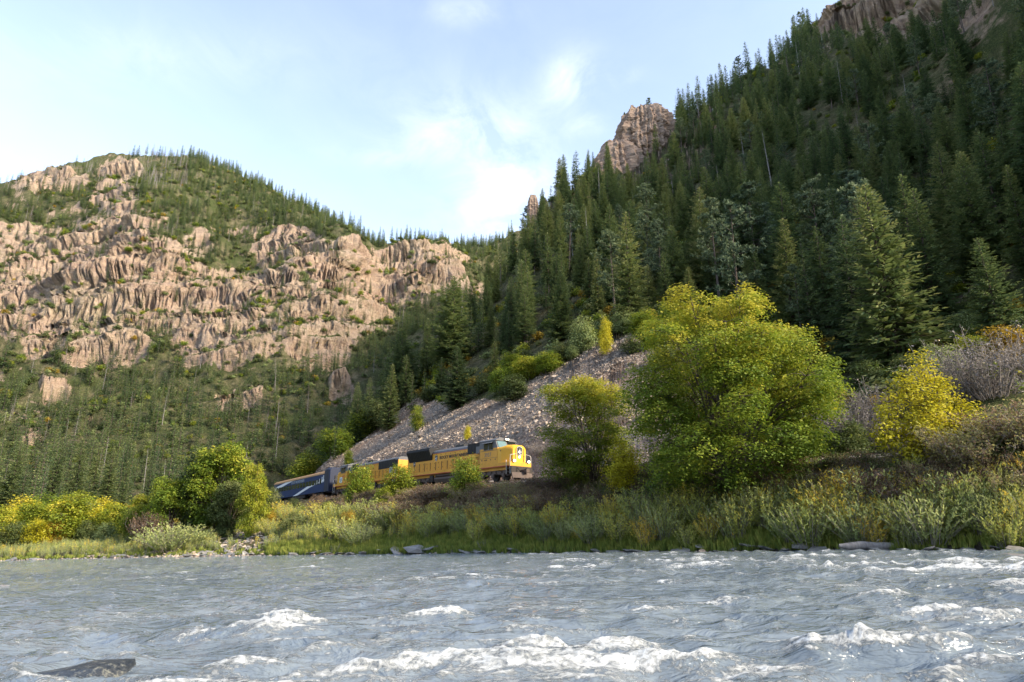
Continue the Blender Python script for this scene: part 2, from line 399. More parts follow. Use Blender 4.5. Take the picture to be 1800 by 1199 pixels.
# beds of rock stand out from the far faces and are undercut
def beds():
    w = np.clip(TCL, 0, 1) * sstep(180, 330, np.hypot(TX, TY)) * sstep(.14, .28, 1 - TN[..., 2])
    s = TZ - .34 * TX + 10 * fbm(TX / 75, TZ / 60, 3, 401) + 4 * fbm(TX / 22, TZ / 25, 3, 403)
    def saw(q, per, sh):
        k = q / per + .25 * fbm(TX / (per * 3), TZ / (per * 2), 2, int(per * 7)); f = k - np.floor(k); return f - sstep(1 - sh, 1, f)
    blk = np.floor(TX / 9 + 2.5 * fbm(TX / 30, TZ / 30, 2, 405)) ; bz = np.floor(s / 8.5 + .6 * fbm(TX / 14, TZ / 14, 2, 413)); j = (np.sin(blk * 12.9898 + bz * 78.233) * 43758.5) % 1 - .5; bk2 = np.floor(TX / 3.8 + 1.5 * fbm(TX / 12, TZ / 12, 2, 415) + bz * .37); j2 = (np.sin(bk2 * 39.346 + np.floor(s / 3.6) * 11.135) * 43758.5) % 1 - .5
    d = w * (15 * (saw(s, 29, .2) - .4) * (.5 + 1.2 * np.abs(fbm(TX / 50, TZ / 50, 2, 407))) + 5.5 * (saw(s, 10.5, .22) - .4) + 2.0 * (saw(s, 4.3, .3) - .4) + 3.0 * j + .8 * j2 + 4 * fbm(TX / 40, TZ / 26, 3, 409) + 1.6 * fbm(TX / 6, TZ / 6, 3, 411))
    nx, ny = TN[..., 0].copy(), TN[..., 1].copy()
    for _ in range(60):                     # one direction for a whole face, not for each of its wrinkles
        for q in (nx, ny):
            q[1:-1] = (q[:-2] + q[1:-1] + q[2:]) / 3; q[:, 1:-1] = (q[:, :-2] + q[:, 1:-1] + q[:, 2:]) / 3
    h = np.hypot(nx, ny) + 1e-6
    return TX + nx / h * d, TY + ny / h * d
TX, TY = beds(); TN = normals(TX, TY, TZ)
TPX, TPY = proj(TX, TY, TZ)
front = TY > 15
m_scree = (inpoly(TPX, TPY, SCREE_POLY) & front & (TDT > 2.0) & (np.hypot(TX, TY) < 190)).astype(float)
m_scree = np.maximum(m_scree, (front & (zone(TPX, TPY, [(1700, 530, 60, 40, 1), (1640,560,40,20,.8)]) > .4) & (np.hypot(TX, TY) < 160)).astype(float))
m_ball = ((np.abs(TDT) < 4.2)).astype(float)
slope = 1 - TN[..., 2]
m_rock = np.clip(TCL * 0.15 + TCL * 1.1 * sstep(.14, .32, slope), 0, 1)
far_ = sstep(130, 330, np.hypot(TX, TY))
m_rock = np.maximum(m_rock, far_ * sstep(0.46, 0.62, slope) * 0.7)
# colour tone inside the rock: pale buff upper cliffs, reddish lower beds
m_shore = ((TDB > -1.5) & (TDB < 1.6)).astype(float)
terr_attrs = dict(scree=m_scree.ravel(), ballast=m_ball.ravel(), rock=m_rock.ravel(), shore=m_shore.ravel())
# ---------------------------------------------------------------- materials of the land
def mat_ground():
    k = NT('ground_cover', 0.95, 0.1); C = k.co.outputs['Object']
    rock_f = k.attr('rock'); scree_f = k.attr('scree'); ball = k.attr('ballast'); shore = k.attr('shore')
    # soil with dry grass, litter and low scrub
    n1 = k.noise(0.35, 8, 0.65); n2 = k.noise(0.055, 5, 0.6); n3 = k.noise(2.2, 6, 0.7)
    soil = k.ramp(n1, [(.32, (.07, .066, .035)), (.48, (.13, .115, .06)), (.6, (.21, .175, .10)), (.75, (.29, .245, .16))])
    scrub = k.ramp(n3, [(.35, (.035, .048, .018)), (.55, (.08, .098, .034)), (.72, (.17, .15, .05))])
    soil = k.mix(k.math('MULTIPLY', k.math('SUBTRACT', n2, .38, True), 4.5, True), soil, scrub)
    # rock: buff, pink and grey beds, tilted
    wv = k.n.new('ShaderNodeMapping'); k.l.new(C, wv.inputs['Vector']); wv.inputs['Rotation'].default_value = (R(6), R(16), 0); wv.inputs['Scale'].default_value = (.012, .012, .19)
    b1 = k.noise(1.0, 7, 0.62, wv.outputs[0], 0.5)
    wv2 = k.n.new('ShaderNodeMapping'); k.l.new(C, wv2.inputs['Vector']); wv2.inputs['Rotation'].default_value = (R(6), R(16), 0); wv2.inputs['Scale'].default_value = (.09, .09, 0.5)
    b2 = k.noise(1.0, 6, 0.7, wv2.outputs[0], 0.8)
    vert = k.noise(0.09, 6, 0.7, None, 0.6, (1, 1, .6))
    col_r = k.ramp(b1, [(.30, (.24, .145, .105)), (.42, (.40, .27, .185)), (.50, (.50, .37, .24)), (.58, (.34, .225, .165)), (.68, (.56, .44, .31)), (.8, (.42, .31, .225))])
    col_r = k.mix(.55, col_r, k.ramp(b2, [(.3, (.16, .10, .08)), (.45, (.36, .26, .19)), (.56, (.24, .165, .13)), (.7, (.55, .43, .32))]))
    col_r = k.mix(k.math('MULTIPLY', k.math('SUBTRACT', vert, .5, True), 2.6, True), col_r, (.27, .235, .21))
    cleft = k.noise(.22, 7, .72, None, 1.4, (1.3, 1.3, .8)); cm = k.math('MULTIPLY', k.math('SUBTRACT', .47, cleft, True), 7.0, True)
    col_r = k.mix(k.math('MULTIPLY', cm, .55), col_r, (.11, .08, .068))
    blot = k.noise(.018, 4, .6); col_r = k.mix(k.math('MULTIPLY', k.math('SUBTRACT', blot, .48, True), 2.2, True), col_r, (.46, .37, .27))
    stain = k.noise(.05, 6, .7, None, .8, (1, 1, .5)); col_r = k.mix(k.math('MULTIPLY', k.math('SUBTRACT', stain, .54, True), 3.5, True), col_r, (.19, .145, .12))
    col_r = k.hsv(col_r, .5, 1.0, 1.15)
    # tufts of scrub that hold on the ledges
    geo = k.n.new('ShaderNodeNewGeometry'); sx = k.n.new('ShaderNodeSeparateXYZ'); k.l.new(geo.outputs['Normal'], sx.inputs[0])
    up = k.math('MULTIPLY', k.math('SUBTRACT', sx.outputs['Z'], .56, True), 3.2, True)
    tuft = k.math('MULTIPLY', k.math('SUBTRACT', k.math('ADD', k.math('MULTIPLY', k.noise(.28, 7, .72), .6), k.math('MULTIPLY', k.noise(.035, 4, .6), .4)), .50, True), 11.0, True)
    col_r = k.mix(k.math('MULTIPLY', tuft, k.math('ADD', k.math('MULTIPLY', up, .6), .35), True), col_r, (.095, .105, .045))
    edge = k.math('ADD', rock_f, k.math('MULTIPLY', k.math('SUBTRACT', k.noise(.12, 6, .7), .5), 1.3))
    rf = k.math('MULTIPLY', k.math('SUBTRACT', edge, .38, True), 5.0, True)
    c = k.mix(rf, soil, col_r)
    # scree: loose stones, grey to pink, in chutes down the slope
    sv = k.voro(2.1, None, 'F1', 'Color'); sd_ = k.voro(2.1, None, 'DISTANCE_TO_EDGE')
    ssx = k.n.new('ShaderNodeSeparateXYZ'); k.l.new(sv, ssx.inputs[0])
    sc = k.ramp(ssx.outputs[0], [(0, (.20, .17, .145)), (.35, (.30, .255, .215)), (.7, (.40, .34, .28)), (1, (.52, .45, .38))])
    chute = k.noise(.075, 4, .55, None, 1.2, (1, .35, 1), (0, 0, 38))
    pink = k.math('MULTIPLY', k.math('SUBTRACT', k.noise(.04, 3, .5, None, .4), .46, True), 6.0, True)
    fines = k.ramp(k.noise(3.5, 6, .75), [(.3, (.34, .235, .175)), (.6, (.47, .345, .26)), (.8, (.56, .44, .35))])
    sc = k.mix(k.math('MULTIPLY', k.math('SUBTRACT', chute, .47, True), 7.0, True), sc, fines)
    sc = k.mix(k.math('MULTIPLY', pink, .5), sc, (.50, .30, .19))
    sc = k.mix(k.math('SUBTRACT', .75, k.math('MULTIPLY', sd_, 9.0, True), True), sc, (.085, .07, .06))
    c = k.mix(scree_f, c, sc)
    bal = k.ramp(k.voro(9, None, 'F1', 'Color'), [(0, (.12, .11, .105)), (.5, (.22, .20, .19)), (1, (.36, .34, .32))])
    c = k.mix(ball, c, bal)
    wet = k.ramp(k.noise(1.4, 6, .7), [(.35, (.05, .042, .035)), (.6, (.14, .12, .10)), (.75, (.24, .21, .18))])
    c = k.mix(shore, c, wet)
    h = k.math('ADD', k.math('MULTIPLY', b2, .6), k.math('MULTIPLY', cleft, 1.3))
    nb = k.bump(h, 0.9, 3.0)
    nb2 = k.bump(k.noise(1.3, 8, .7), 0.55, .35, nb)
    return k.done(c, nb2)
M = {}
M['ground'] = mat_ground()

def mat_leaf(name, stops, sub=0.35, vary=0.12, attr='tone', edge=0.0):
    """foliage: colours run along a per-leaf tone, shifted a little from plant to plant; light passes through"""
    k = NT(name, 0.62, 0.25)
    t = k.attr(attr); r = k.rand()
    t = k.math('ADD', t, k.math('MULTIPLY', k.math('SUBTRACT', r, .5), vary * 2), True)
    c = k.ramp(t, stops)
    k.done(c)
    tr = k.n.new('ShaderNodeBsdfTranslucent'); k.l.new(c, tr.inputs['Color'])
    mx = k.n.new('ShaderNodeMixShader'); mx.inputs[0].default_value = sub
    out = k.n['Material Output']; k.l.new(k.b.outputs[0], mx.inputs[1]); k.l.new(tr.outputs[0], mx.inputs[2]); k.l.new(mx.outputs[0], out.inputs['Surface'])
    return k.m
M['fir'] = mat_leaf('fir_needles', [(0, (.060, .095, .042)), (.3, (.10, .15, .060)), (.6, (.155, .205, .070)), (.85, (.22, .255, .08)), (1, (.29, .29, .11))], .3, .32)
M['pine'] = mat_leaf('pine_needles', [(0, (.08, .12, .07)), (.5, (.15, .195, .10)), (1, (.21, .25, .12))], .3, .25)
M['dead'] = mat_leaf('dry_needles', [(0, (.10, .065, .05)), (.5, (.19, .13, .10)), (1, (.30, .22, .17))], .15, .25)
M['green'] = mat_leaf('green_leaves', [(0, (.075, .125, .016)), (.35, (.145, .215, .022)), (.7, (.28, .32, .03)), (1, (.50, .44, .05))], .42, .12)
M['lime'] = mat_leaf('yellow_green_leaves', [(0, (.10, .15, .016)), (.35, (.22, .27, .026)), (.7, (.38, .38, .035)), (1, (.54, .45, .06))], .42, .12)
M['yellow'] = mat_leaf('yellow_leaves', [(0, (.26, .26, .02)), (.4, (.52, .47, .025)), (.75, (.64, .55, .05)), (1, (.72, .58, .08))], .42, .12)
M['olive'] = mat_leaf('olive_leaves', [(0, (.06, .085, .026)), (.5, (.13, .165, .05)), (1, (.25, .25, .085))], .35, .25)
M['sage'] = mat_leaf('grey_green_leaves', [(0, (.15, .20, .075)), (.5, (.29, .345, .13)), (1, (.45, .46, .15))], .35, .18)
M['willow'] = mat_leaf('willow_leaves', [(0, (.20, .25, .075)), (.45, (.40, .44, .12)), (.8, (.58, .54, .11)), (1, (.70, .48, .06))], .4, .34)
M['russet'] = mat_leaf('russet_leaves', [(0, (.10, .07, .045)), (.3, (.20, .125, .08)), (.55, (.30, .20, .12)), (.75, (.24, .23, .09)), (1, (.36, .33, .12))], .35, .4)
M['brush'] = mat_leaf('bare_brush', [(0, (.15, .13, .12)), (.5, (.27, .24, .225)), (1, (.40, .30, .15))], .1, .2)
M['orange'] = mat_leaf('orange_leaves', [(0, (.24, .17, .03)), (.5, (.48, .32, .04)), (1, (.60, .46, .06))], .4, .25)
M['grass'] = mat_leaf('grass_blades', [(0, (.12, .17, .035)), (.5, (.27, .32, .06)), (1, (.48, .42, .11))], .35, .25)
def mat_bark(name, a, b):
    k = NT(name, .9, .1); n = k.noise(6, 5, .7, None, 0, (1, 1, .25))
    return k.done(k.ramp(n, [(.3, a), (.7, b)]), k.bump(n, .6, .05))
M['bark'] = mat_bark('bark', (.055, .043, .035), (.16, .13, .11))
M['grey_bark'] = mat_bark('weathered_wood', (.16, .145, .135), (.34, .31, .29))
M['stem'] = mat_bark('pale_stems', (.15, .13, .115), (.32, .285, .255))
def mat_stone():
    k = NT('stone', .9, .2); n = k.noise(3, 7, .7); r = k.rand()
    c = k.ramp(n, [(.3, (.19, .16, .13)), (.55, (.34, .285, .225)), (.75, (.47, .40, .32))])
    c = k.mix(k.math('MULTIPLY', r, .6), c, (.42, .30, .22)); c = k.hsv(c, .5, 1.0, k.math('ADD', k.math('MULTIPLY', k.math('FRACT', k.math('MULTIPLY', r, 7.3)), .9), .5))
    return k.done(c, k.bump(n, .6, .06))
M['stone'] = mat_stone()
def mat_wetstone():
    k = NT('wet_stone', .45, .5); n = k.noise(4, 6, .7)
    c = k.ramp(n, [(.3, (.09, .082, .075)), (.6, (.24, .225, .205)), (.8, (.42, .39, .36))])
    return k.done(c, k.bump(n, .6, .05))
M['wet_stone'] = mat_wetstone()
# ---------------------------------------------------------------- river
def mat_water():
    k = NT('river_water', .1, .9); foam = k.math('MINIMUM', k.math('MULTIPLY', k.attr('foam'), 1.22), 1.15)
    fx = k.noise(9, 10, .78, None, .9, (1, 1.3, 1)); fx2 = k.noise(2.2, 8, .72, None, 1.2, (1, 1.8, 1)); lace = k.voro(7, None, 'DISTANCE_TO_EDGE')
    n = k.math('ADD', k.math('MULTIPLY', fx, .55), k.math('MULTIPLY', fx2, .45))
    f = k.math('ADD', foam, k.math('MULTIPLY', k.math('SUBTRACT', n, .53), 6.0))
    f = k.math('SUBTRACT', f, k.math('MULTIPLY', lace, 1.1))
    streak = k.noise(1.0, 6, .7, None, .8, (.55, 3.2, 1), (0, 0, 12)); f = k.math('ADD', f, k.math('MULTIPLY', k.math('SUBTRACT', streak, .56, True), 3.2))
    fm = k.math('MULTIPLY', k.math('SUBTRACT', f, .26, True), 1.5, True)
    silt_sky_blue = k.ramp(k.noise(.22, 4, .6, None, .4), [(.35, (.125, .155, .18)), (.65, (.185, .215, .235))])  # silt tone shifted to blue, painting in the sky's reflection
    c = k.mix(k.math('MULTIPLY', fm, .92), silt_sky_blue, (.74, .76, .75))
    n1 = k.noise(1.9, 4, .55, None, .8, (.75, 1.9, 1), (0, 0, 12)); n2 = k.noise(8.0, 4, .6, None, .5, (.8, 1.5, 1), (0, 0, 12))
    bp = k.bump(n1, .9, .20); bp = k.bump(n2, .6, .022, bp)
    bp = k.bump(k.math('MULTIPLY', fm, fx), .8, .08, bp)
    k.done(c, bp, k.math('ADD', k.math('MULTIPLY', fm, .6), .05)); k.b.inputs['IOR'].default_value = 1.33
    return k.m
M['water'] = mat_water()
# standing waves of the rapid: px, py on the photograph's water, width, depth along view, height, foam
WAVES = [(960, 1186, 1.9, .4, .12, 1.3), (1080, 1150, 1.6, .4, .14, 1.2), (1200, 1180, 1.5, .35, .1, 1.2), (1450, 1150, 1.5, .4, .12, 1.0), (760, 1182, 1.5, .35, .10, 1.3), (1600, 1130, 1.2, .35, .08, .8), (480, 1100, 1.2, .4, .14, 1.0), (1130, 1085, 1.0, .3, .06, .6), (330, 1130, 1.3, .35, .06, .5), (500, 1125, 1.7, .55, .26, .9), (585, 1160, 1.2, .5, .12, .55), (250, 1090, 1.6, .5, .09, .6), (770, 1098, 1.6, .45, .14, 1.0), (1000, 1160, 1.9, .5, .22, 1.2), (1120, 1168, 1.4, .5, .15, .9),
         (1640, 1088, 1.5, .5, .20, .9), (1740, 1105, 1.3, .5, .12, .7), (1530, 1165, 1.7, .5, .24, .95), (1650, 1158, 1.6, .5, .2, .9), (1760, 1180, 1.2, .4, .12, 1.0), (150, 1175, 1.1, .5, .05, .2), (1260, 1068, 1.4, .4, .08, .7), (900, 1130, 1.1, .4, .07, .4),
         (880, 1178, 1.5, .35, .10, 1.1), (660, 1188, 1.8, .3, .10, 1.3), (420, 1190, 1.2, .3, .08, 1.2), (1330, 1188, 1.4, .35, .10, 1.1), (900, 1122, .9, .3, .05, .4), (1710, 1010, 5.0, 1.0, .2, 1.3), (1480, 1002, 3.0, .8, .16, .9), (1050, 990, 3.5, .8, .14, .8), (850, 1020, 2.2, .6, .12, .8),
         (560, 1000, 4.0, .6, .08, .9), (740, 993, 3.0, .6, .1, .6), (1240, 1000, 3.0, .7, .12, .8), (1360, 992, 4.0, .7, .15, .9), (1600, 995, 5, .8, .16, 1.0), (1790, 1040, 2.0, .7, .15, 1.0), (1560, 1055, 2.4, .5, .08, .6), (360, 1010, 3, .6, .07, .5), (120, 1022, 2.2, .5, .06, .6)]
def water_surface(x, y):
    z = water_z(x, y); foam = np.zeros_like(z)
    r = np.hypot(x, y)
    # flow from right to left and slightly away: crests lie across it, broken up
    u = x * .8 + y * .25; v = y
    wx = x + .8 * fbm(x / 3.1, y / 2.1, 3, 101); wy = y + .6 * fbm(x / 2.7, y / 2.3, 3, 103)
    w1 = 1 - np.abs(noise2(wx / 2.6, wy / 1.15, 105)) * 2.1; w2 = 1 - np.abs(noise2(wx / 1.15, wy / .62, 107)) * 2.1
    w0 = fbm(x / 9, y / 5, 3, 109); w3 = ridged(x / .5 + .7 * wy, y / .3, 3, 111)
    rough = .75 + .55 * sstep(-12, 22, x) + .5 * fbm(x / 14, y / 10, 2, 113)
    rough = rough * sstep(-1.0, 3.5, -samp(GD_B, x, y))
    w4 = noise2(x / .33 + wy, y / .24, 115)
    h = .10 * w0 + rough * (.11 * w1 + .07 * w2 + .012 * w3 + .007 * w4 * sstep(40, 15, r))
    foam = foam + rough * (.5 * sstep(.55, 1.0, w1) * sstep(.1, .8, w2 + .5 * w0) + .2 * sstep(.72, 1., w2)) 
    foam = foam + sstep(.12, .45, fbm(x / 6.0, y / 2.2, 4, 117) + .12 * rough - .09) * .42 * rough
    for px, py, wd, dp, hh, fo in WAVES:
        # where the sight line meets the river
        Dm = 5.0
        for _ in range(12):
            q = P(px, py, 1.0); Dm = 1.5 / max(.012, (-q[2] + .026 * q[0])) if True else Dm
        cx, cy, _z = P(px, py, Dm)
        sc_ = .5 if Dm < 20 else .8
        a = (x - cx) / (wd * sc_); b = (y - cy) / (dp * .62)
        wob = .35 * fbm(x / .9, y / .9, 3, int(px))
        g = np.exp(-np.clip(a * a + (b + wob + .25 * a * a) ** 2, 0, 30))
        crest = ridged(x / .62 + px, y / .42, 4, 121, .7)
        h = h + .85 * hh * g * (.62 + .75 * crest * g + .3 * w2)
        foam = foam + fo * sstep(.15, .95, g * (.75 + .5 * crest)) * .9
    return z + h, foam
def build_water():
    az = np.radians(np.concatenate([np.linspace(-175, -48, 30, endpoint=False), np.linspace(-48, 48, 300 if QUICK else 640, endpoint=False), np.linspace(48, 175, 30)]))
    # rows evenly spaced as the eye sees them, finer close by
    t = np.linspace(0, 1, 160 if QUICK else 330); inv = 1 / 3.6 + (1 / 125. - 1 / 3.6) * t ** .85
    rr = np.concatenate([1 / inv, np.array([160, 220, 320, 500, 760.])])
    X = np.sin(az)[:, None] * rr; Y = np.cos(az)[:, None] * rr
    Z, Fm = water_surface(X, Y)
    me = mesh_from('river', np.stack([X, Y, Z], -1).reshape(-1, 3), grid_faces(*X.shape), M['water'], True, {'foam': Fm.ravel()})
    # fill under the camera
    tag(link('river', me), kind='structure')
build_water()
terrain_me = mesh_from('ground', np.stack([TX, TY, TZ], -1).reshape(-1, 3), grid_faces(*TX.shape), M['ground'], True, terr_attrs)
tag(link('ground', terrain_me), kind='structure')
# ---------------------------------------------------------------- small mesh builder for made things
class MB:
    def __init__(s): s.v = []; s.f = []
    def add(s, V, Fc):
        b = len(s.v); s.v += [tuple(p) for p in V]; s.f += [tuple(i + b for i in q) for q in Fc]; return s
    def box(s, x0, x1, y0, y1, z0, z1):
        V = [(x, y, z) for x in (x0, x1) for y in (y0, y1) for z in (z0, z1)]
        return s.add(V, [(0, 1, 3, 2), (4, 6, 7, 5), (0, 4, 5, 1), (2, 3, 7, 6), (0, 2, 6, 4), (1, 5, 7, 3)])
    def prism(s, prof, a0, a1, axis='x'):
        """profile in the plane across `axis`, drawn out from a0 to a1"""
        n = len(prof)
        def pt(a, p): return (a, p[0], p[1]) if axis == 'x' else ((p[0], a, p[1]) if axis == 'y' else (p[0], p[1], a))
        V = [pt(a0, p) for p in prof] + [pt(a1, p) for p in prof]
        Fc = [(i, (i + 1) % n, n + (i + 1) % n, n + i) for i in range(n)] + [tuple(range(n))[::-1], tuple(range(n, 2 * n))]
        return s.add(V, Fc)
    def loft(s, rings, caps=True):
        n = len(rings[0]); V = [p for r in rings for p in r]; Fc = []
        for k in range(len(rings) - 1):
            for i in range(n): Fc.append((k*n+i, k*n+(i+1)%n, (k+1)*n+(i+1)%n, (k+1)*n+i))
        if caps: Fc += [tuple(range(n))[::-1], tuple(range((len(rings)-1)*n, len(rings)*n))]
        return s.add(V, Fc)
    def tube(s, pts, r, n=6, r1=None):
        pts = [Vector(p) for p in pts]; rings = []
        for i, p in enumerate(pts):
            d = (pts[min(i + 1, len(pts) - 1)] - pts[max(i - 1, 0)]).normalized()
            a = d.orthogonal().normalized() if abs(d.z) > .9 else d.cross(Vector((0, 0, 1))).normalized(); b = d.cross(a)
            rr = r if r1 is None else r + (r1 - r) * i / (len(pts) - 1)
            rings.append([tuple(p + a * math.cos(t) * rr + b * math.sin(t) * rr) for t in [2 * math.pi * j / n for j in range(n)]])
        return s.loft(rings)
    def cyl(s, c, r, h, axis='y', n=20):
        c = Vector(c); ax = {'x': Vector((1, 0, 0)), 'y': Vector((0, 1, 0)), 'z': Vector((0, 0, 1))}[axis]
        return s.tube([c - ax * h / 2, c + ax * h / 2], r, n)
    def mesh(s, name, mat, smooth=False):
        me = bpy.data.meshes.new(name); me.from_pydata(s.v, [], s.f); 
        import bmesh
        bm = bmesh.new(); bm.from_mesh(me); bmesh.ops.recalc_face_normals(bm, faces=bm.faces); bm.to_mesh(me); bm.free()
        if smooth:
            for p in me.polygons: p.use_smooth = True
        for m_ in (mat if isinstance(mat, list) else [mat]): me.materials.append(m_)
        return me
    def build(s, name, mat, parent=None, smooth=False, label=None):
        o = link(name, s.mesh(name, mat, smooth), parent)
        if label: o['label'] = label
        return o
def paint(name, c, rough=.45, dirt=.35, dirtc=(.10, .07, .045), metal=0, spec=.4):
    k = NT(name, rough, spec); n = k.noise(1.1, 7, .7, None, .3, (1, 1, .45)); n2 = k.noise(7, 4, .6)
    sx = k.n.new('ShaderNodeSeparateXYZ'); k.l.new(k.co.outputs['Object'], sx.inputs[0])
    f = k.math('MULTIPLY', k.math('SUBTRACT', k.math('ADD', k.math('MULTIPLY', n, .7), k.math('MULTIPLY', n2, .3)), .42, True), 3.2 * dirt, True)
    k.done(k.mix(f, c, dirtc), k.bump(n2, .08, .02), k.math('ADD', k.math('MULTIPLY', f, .4), rough))
    k.b.inputs['Metallic'].default_value = metal; return k.m
M['loco_yellow'] = paint('armour_yellow_paint', (.68, .32, .025), .5, .48, (.27, .13, .025))
M['nose_yellow'] = paint('clean_yellow_paint', (.76, .385, .02), .45, .25, (.42, .2, .03))
M['loco_grey'] = paint('grey_roof_paint', (.12, .12, .125), .55, .5, (.07, .06, .055))
M['grille'] = paint('black_grille', (.008, .008, .009), .7, .3, (.03, .026, .022))
M['underframe'] = paint('grimy_underframe', (.030, .025, .022), .8, .6, (.10, .075, .058))
M['tank'] = paint('dusty_brown_steel', (.12, .088, .072), .8, .5, (.06, .045, .038))
M['red'] = paint('red_line_paint', (.40, .045, .02), .5, .3)
M['black'] = paint('black_paint', (.012, .012, .013), .5, .2, (.06, .05, .04))
M['white'] = paint('white_paint', (.74, .75, .76), .5, .25, (.4, .36, .3))
M['rail_steel'] = paint('rusty_rail', (.09, .055, .04), .55, .4, (.16, .10, .07), .3)
M['rail_white'] = paint('handrail_white', (.62, .60, .55), .5, .3)
M['wood'] = paint('sleeper_wood', (.07, .055, .045), .95, .5, (.13, .11, .095))
M['coach_blue'] = paint('deep_blue_paint', (.008, .030, .105), .5, .12, (.03, .04, .06), 0, .25)
M['coach_navy'] = paint('navy_paint', (.005, .012, .04), .5, .15, (.03, .03, .04))
M['coach_gold'] = paint('copper_gold_paint', (.46, .25, .10), .42, .3, (.22, .12, .07))
M['silver'] = paint('silver_lettering', (.34, .38, .43), .4, .1)
def glass_mat(name, c, rough=.06):
    k = NT(name, rough, .8); return k.done(k.mix(k.noise(2.5, 3, .5), c, tuple(q * 1.6 for q in c)))
M['glass'] = glass_mat('dark_window_glass', (.012, .016, .016))
M['windshield'] = glass_mat('windshield_glass_sky_tint', (.10, .16, .17), .12)  # pale blue-green base colour stands in for the sky reflected in the pane
def emis(name, c, s):
    k = NT(name, .3); k.b.inputs['Emission Color'].default_value = (*c, 1); k.b.inputs['Emission Strength'].default_value = s
    return k.done(c)
M['lamp'] = emis('lit_lamp', (1, .84, .58), 1.3)
def text_obj(name, body, size, mat, parent, loc, rot, sx=1.0, bold=.012, align='LEFT', space=1.0, depth=.004):
    cu_ = bpy.data.curves.new(name, 'FONT'); cu_.body = body; cu_.size = size; cu_.offset = bold; cu_.extrude = depth
    cu_.align_x = align; cu_.space_character = space; cu_.resolution_u = 2
    t = bpy.data.objects.new('tmp_text', cu_); col.objects.link(t); dg = bpy.context.evaluated_depsgraph_get()
    me = bpy.data.meshes.new_from_object(t.evaluated_get(dg)); bpy.data.objects.remove(t)
    me.materials.clear(); me.materials.append(mat); me.name = name
    return link(name, me, parent, loc, rot, (sx, 1, 1))

# ---------------------------------------------------------------- track
seg = TRACK_S
arc = np.concatenate([[0], np.cumsum(np.hypot(*np.diff(seg, axis=0).T))])
def along(s):
    return np.array([np.interp(s, arc, seg[:, 0]), np.interp(s, arc, seg[:, 1])])
def build_track():
    root = link('railway_track', None, None, (0, 0, 0)); root.location = (20, 52, 0)
    tag(root, 'single railway track on grey ballast along the bench above the river', 'railway track')
    ss = np.arange(60, arc[-1] - 60, 1.5); off = Vector(root.location)
    for side in (-1, 1):
        mb = MB(); rings = []
        for s in ss:
            p = along(s); d = along(s + .5) - along(s - .5); d /= np.linalg.norm(d); nn = np.array([-d[1], d[0]])
            c = p + nn * side * .7175
            pr = [(-.075, -.17), (.075, -.17), (.02, -.14), (.02, -.05), (.036, -.035), (.036, 0), (-.036, 0), (-.036, -.035), (-.02, -.05), (-.02, -.14)]
            rings.append([(c[0] + nn[0] * a - off.x, c[1] + nn[1] * a - off.y, RAIL_Z + b) for a, b in pr])
        mb.loft(rings); mb.build('rail', M['rail_steel'], root)
    mb = MB()
    for s in np.arange(60, arc[-1] - 120, .58):
        p = along(s); d = along(s + .5) - along(s - .5); d /= np.linalg.norm(d); nn = np.array([-d[1], d[0]])
        q = [p + nn * a + d * b for a, b in ((-1.3, -.11), (1.3, -.11), (1.3, .11), (-1.3, .11))]
        V = [(c[0] - off.x, c[1] - off.y, RAIL_Z - .17 + h) for h in (-.18, 0) for c in q]
        mb.add(V, [(0, 3, 2, 1), (4, 5, 6, 7), (0, 1, 5, 4), (1, 2, 6, 5), (2, 3, 7, 6), (3, 0, 4, 7)])
    o = mb.build('sleeper', M['wood'], root); o['kind'] = 'stuff'
    # ballast shoulder: its own sheet with real depth over the bench
    mb = MB(); rings = []
    for s in np.arange(50, arc[-1] - 60, 2.0):
        p = along(s); d = along(s + .5) - along(s - .5); d /= np.linalg.norm(d); nn = np.array([-d[1], d[0]])
        rings.append([(p[0] + nn[0] * a, p[1] + nn[1] * a, RAIL_Z + b) for a, b in ((-2.9, -.9), (-1.75, -.22), (1.75, -.22), (2.9, -.9))])
    mb.loft(rings, False)
    k = NT('ballast', .95, .1); vcol = k.voro(7, None, 'F1', 'Color'); sx = k.n.new('ShaderNodeSeparateXYZ'); k.l.new(vcol, sx.inputs[0])
    c = k.ramp(sx.outputs[0], [(0, (.09, .08, .075)), (.5, (.19, .17, .16)), (1, (.36, .33, .31))]); dd = k.voro(7)
    M['ballast'] = k.done(c, k.bump(dd, .9, .12))
    tag(mb.build('ballast_bed', M['ballast']), kind='structure')
build_track()

def seat(root, s_mid, half, flip=False, dz=0):
    """stand a vehicle on the track: both bogie centres over the rails"""
    a, b = along(s_mid - half), along(s_mid + half)      # arc runs from right (front) to left (rear)
    c = (a + b) / 2; d = (a - b); ang = math.atan2(d[1], d[0]) + (math.pi if flip else 0)
    root.location = (c[0], c[1], RAIL_Z + dz); root.rotation_euler = (0, 0, ang)

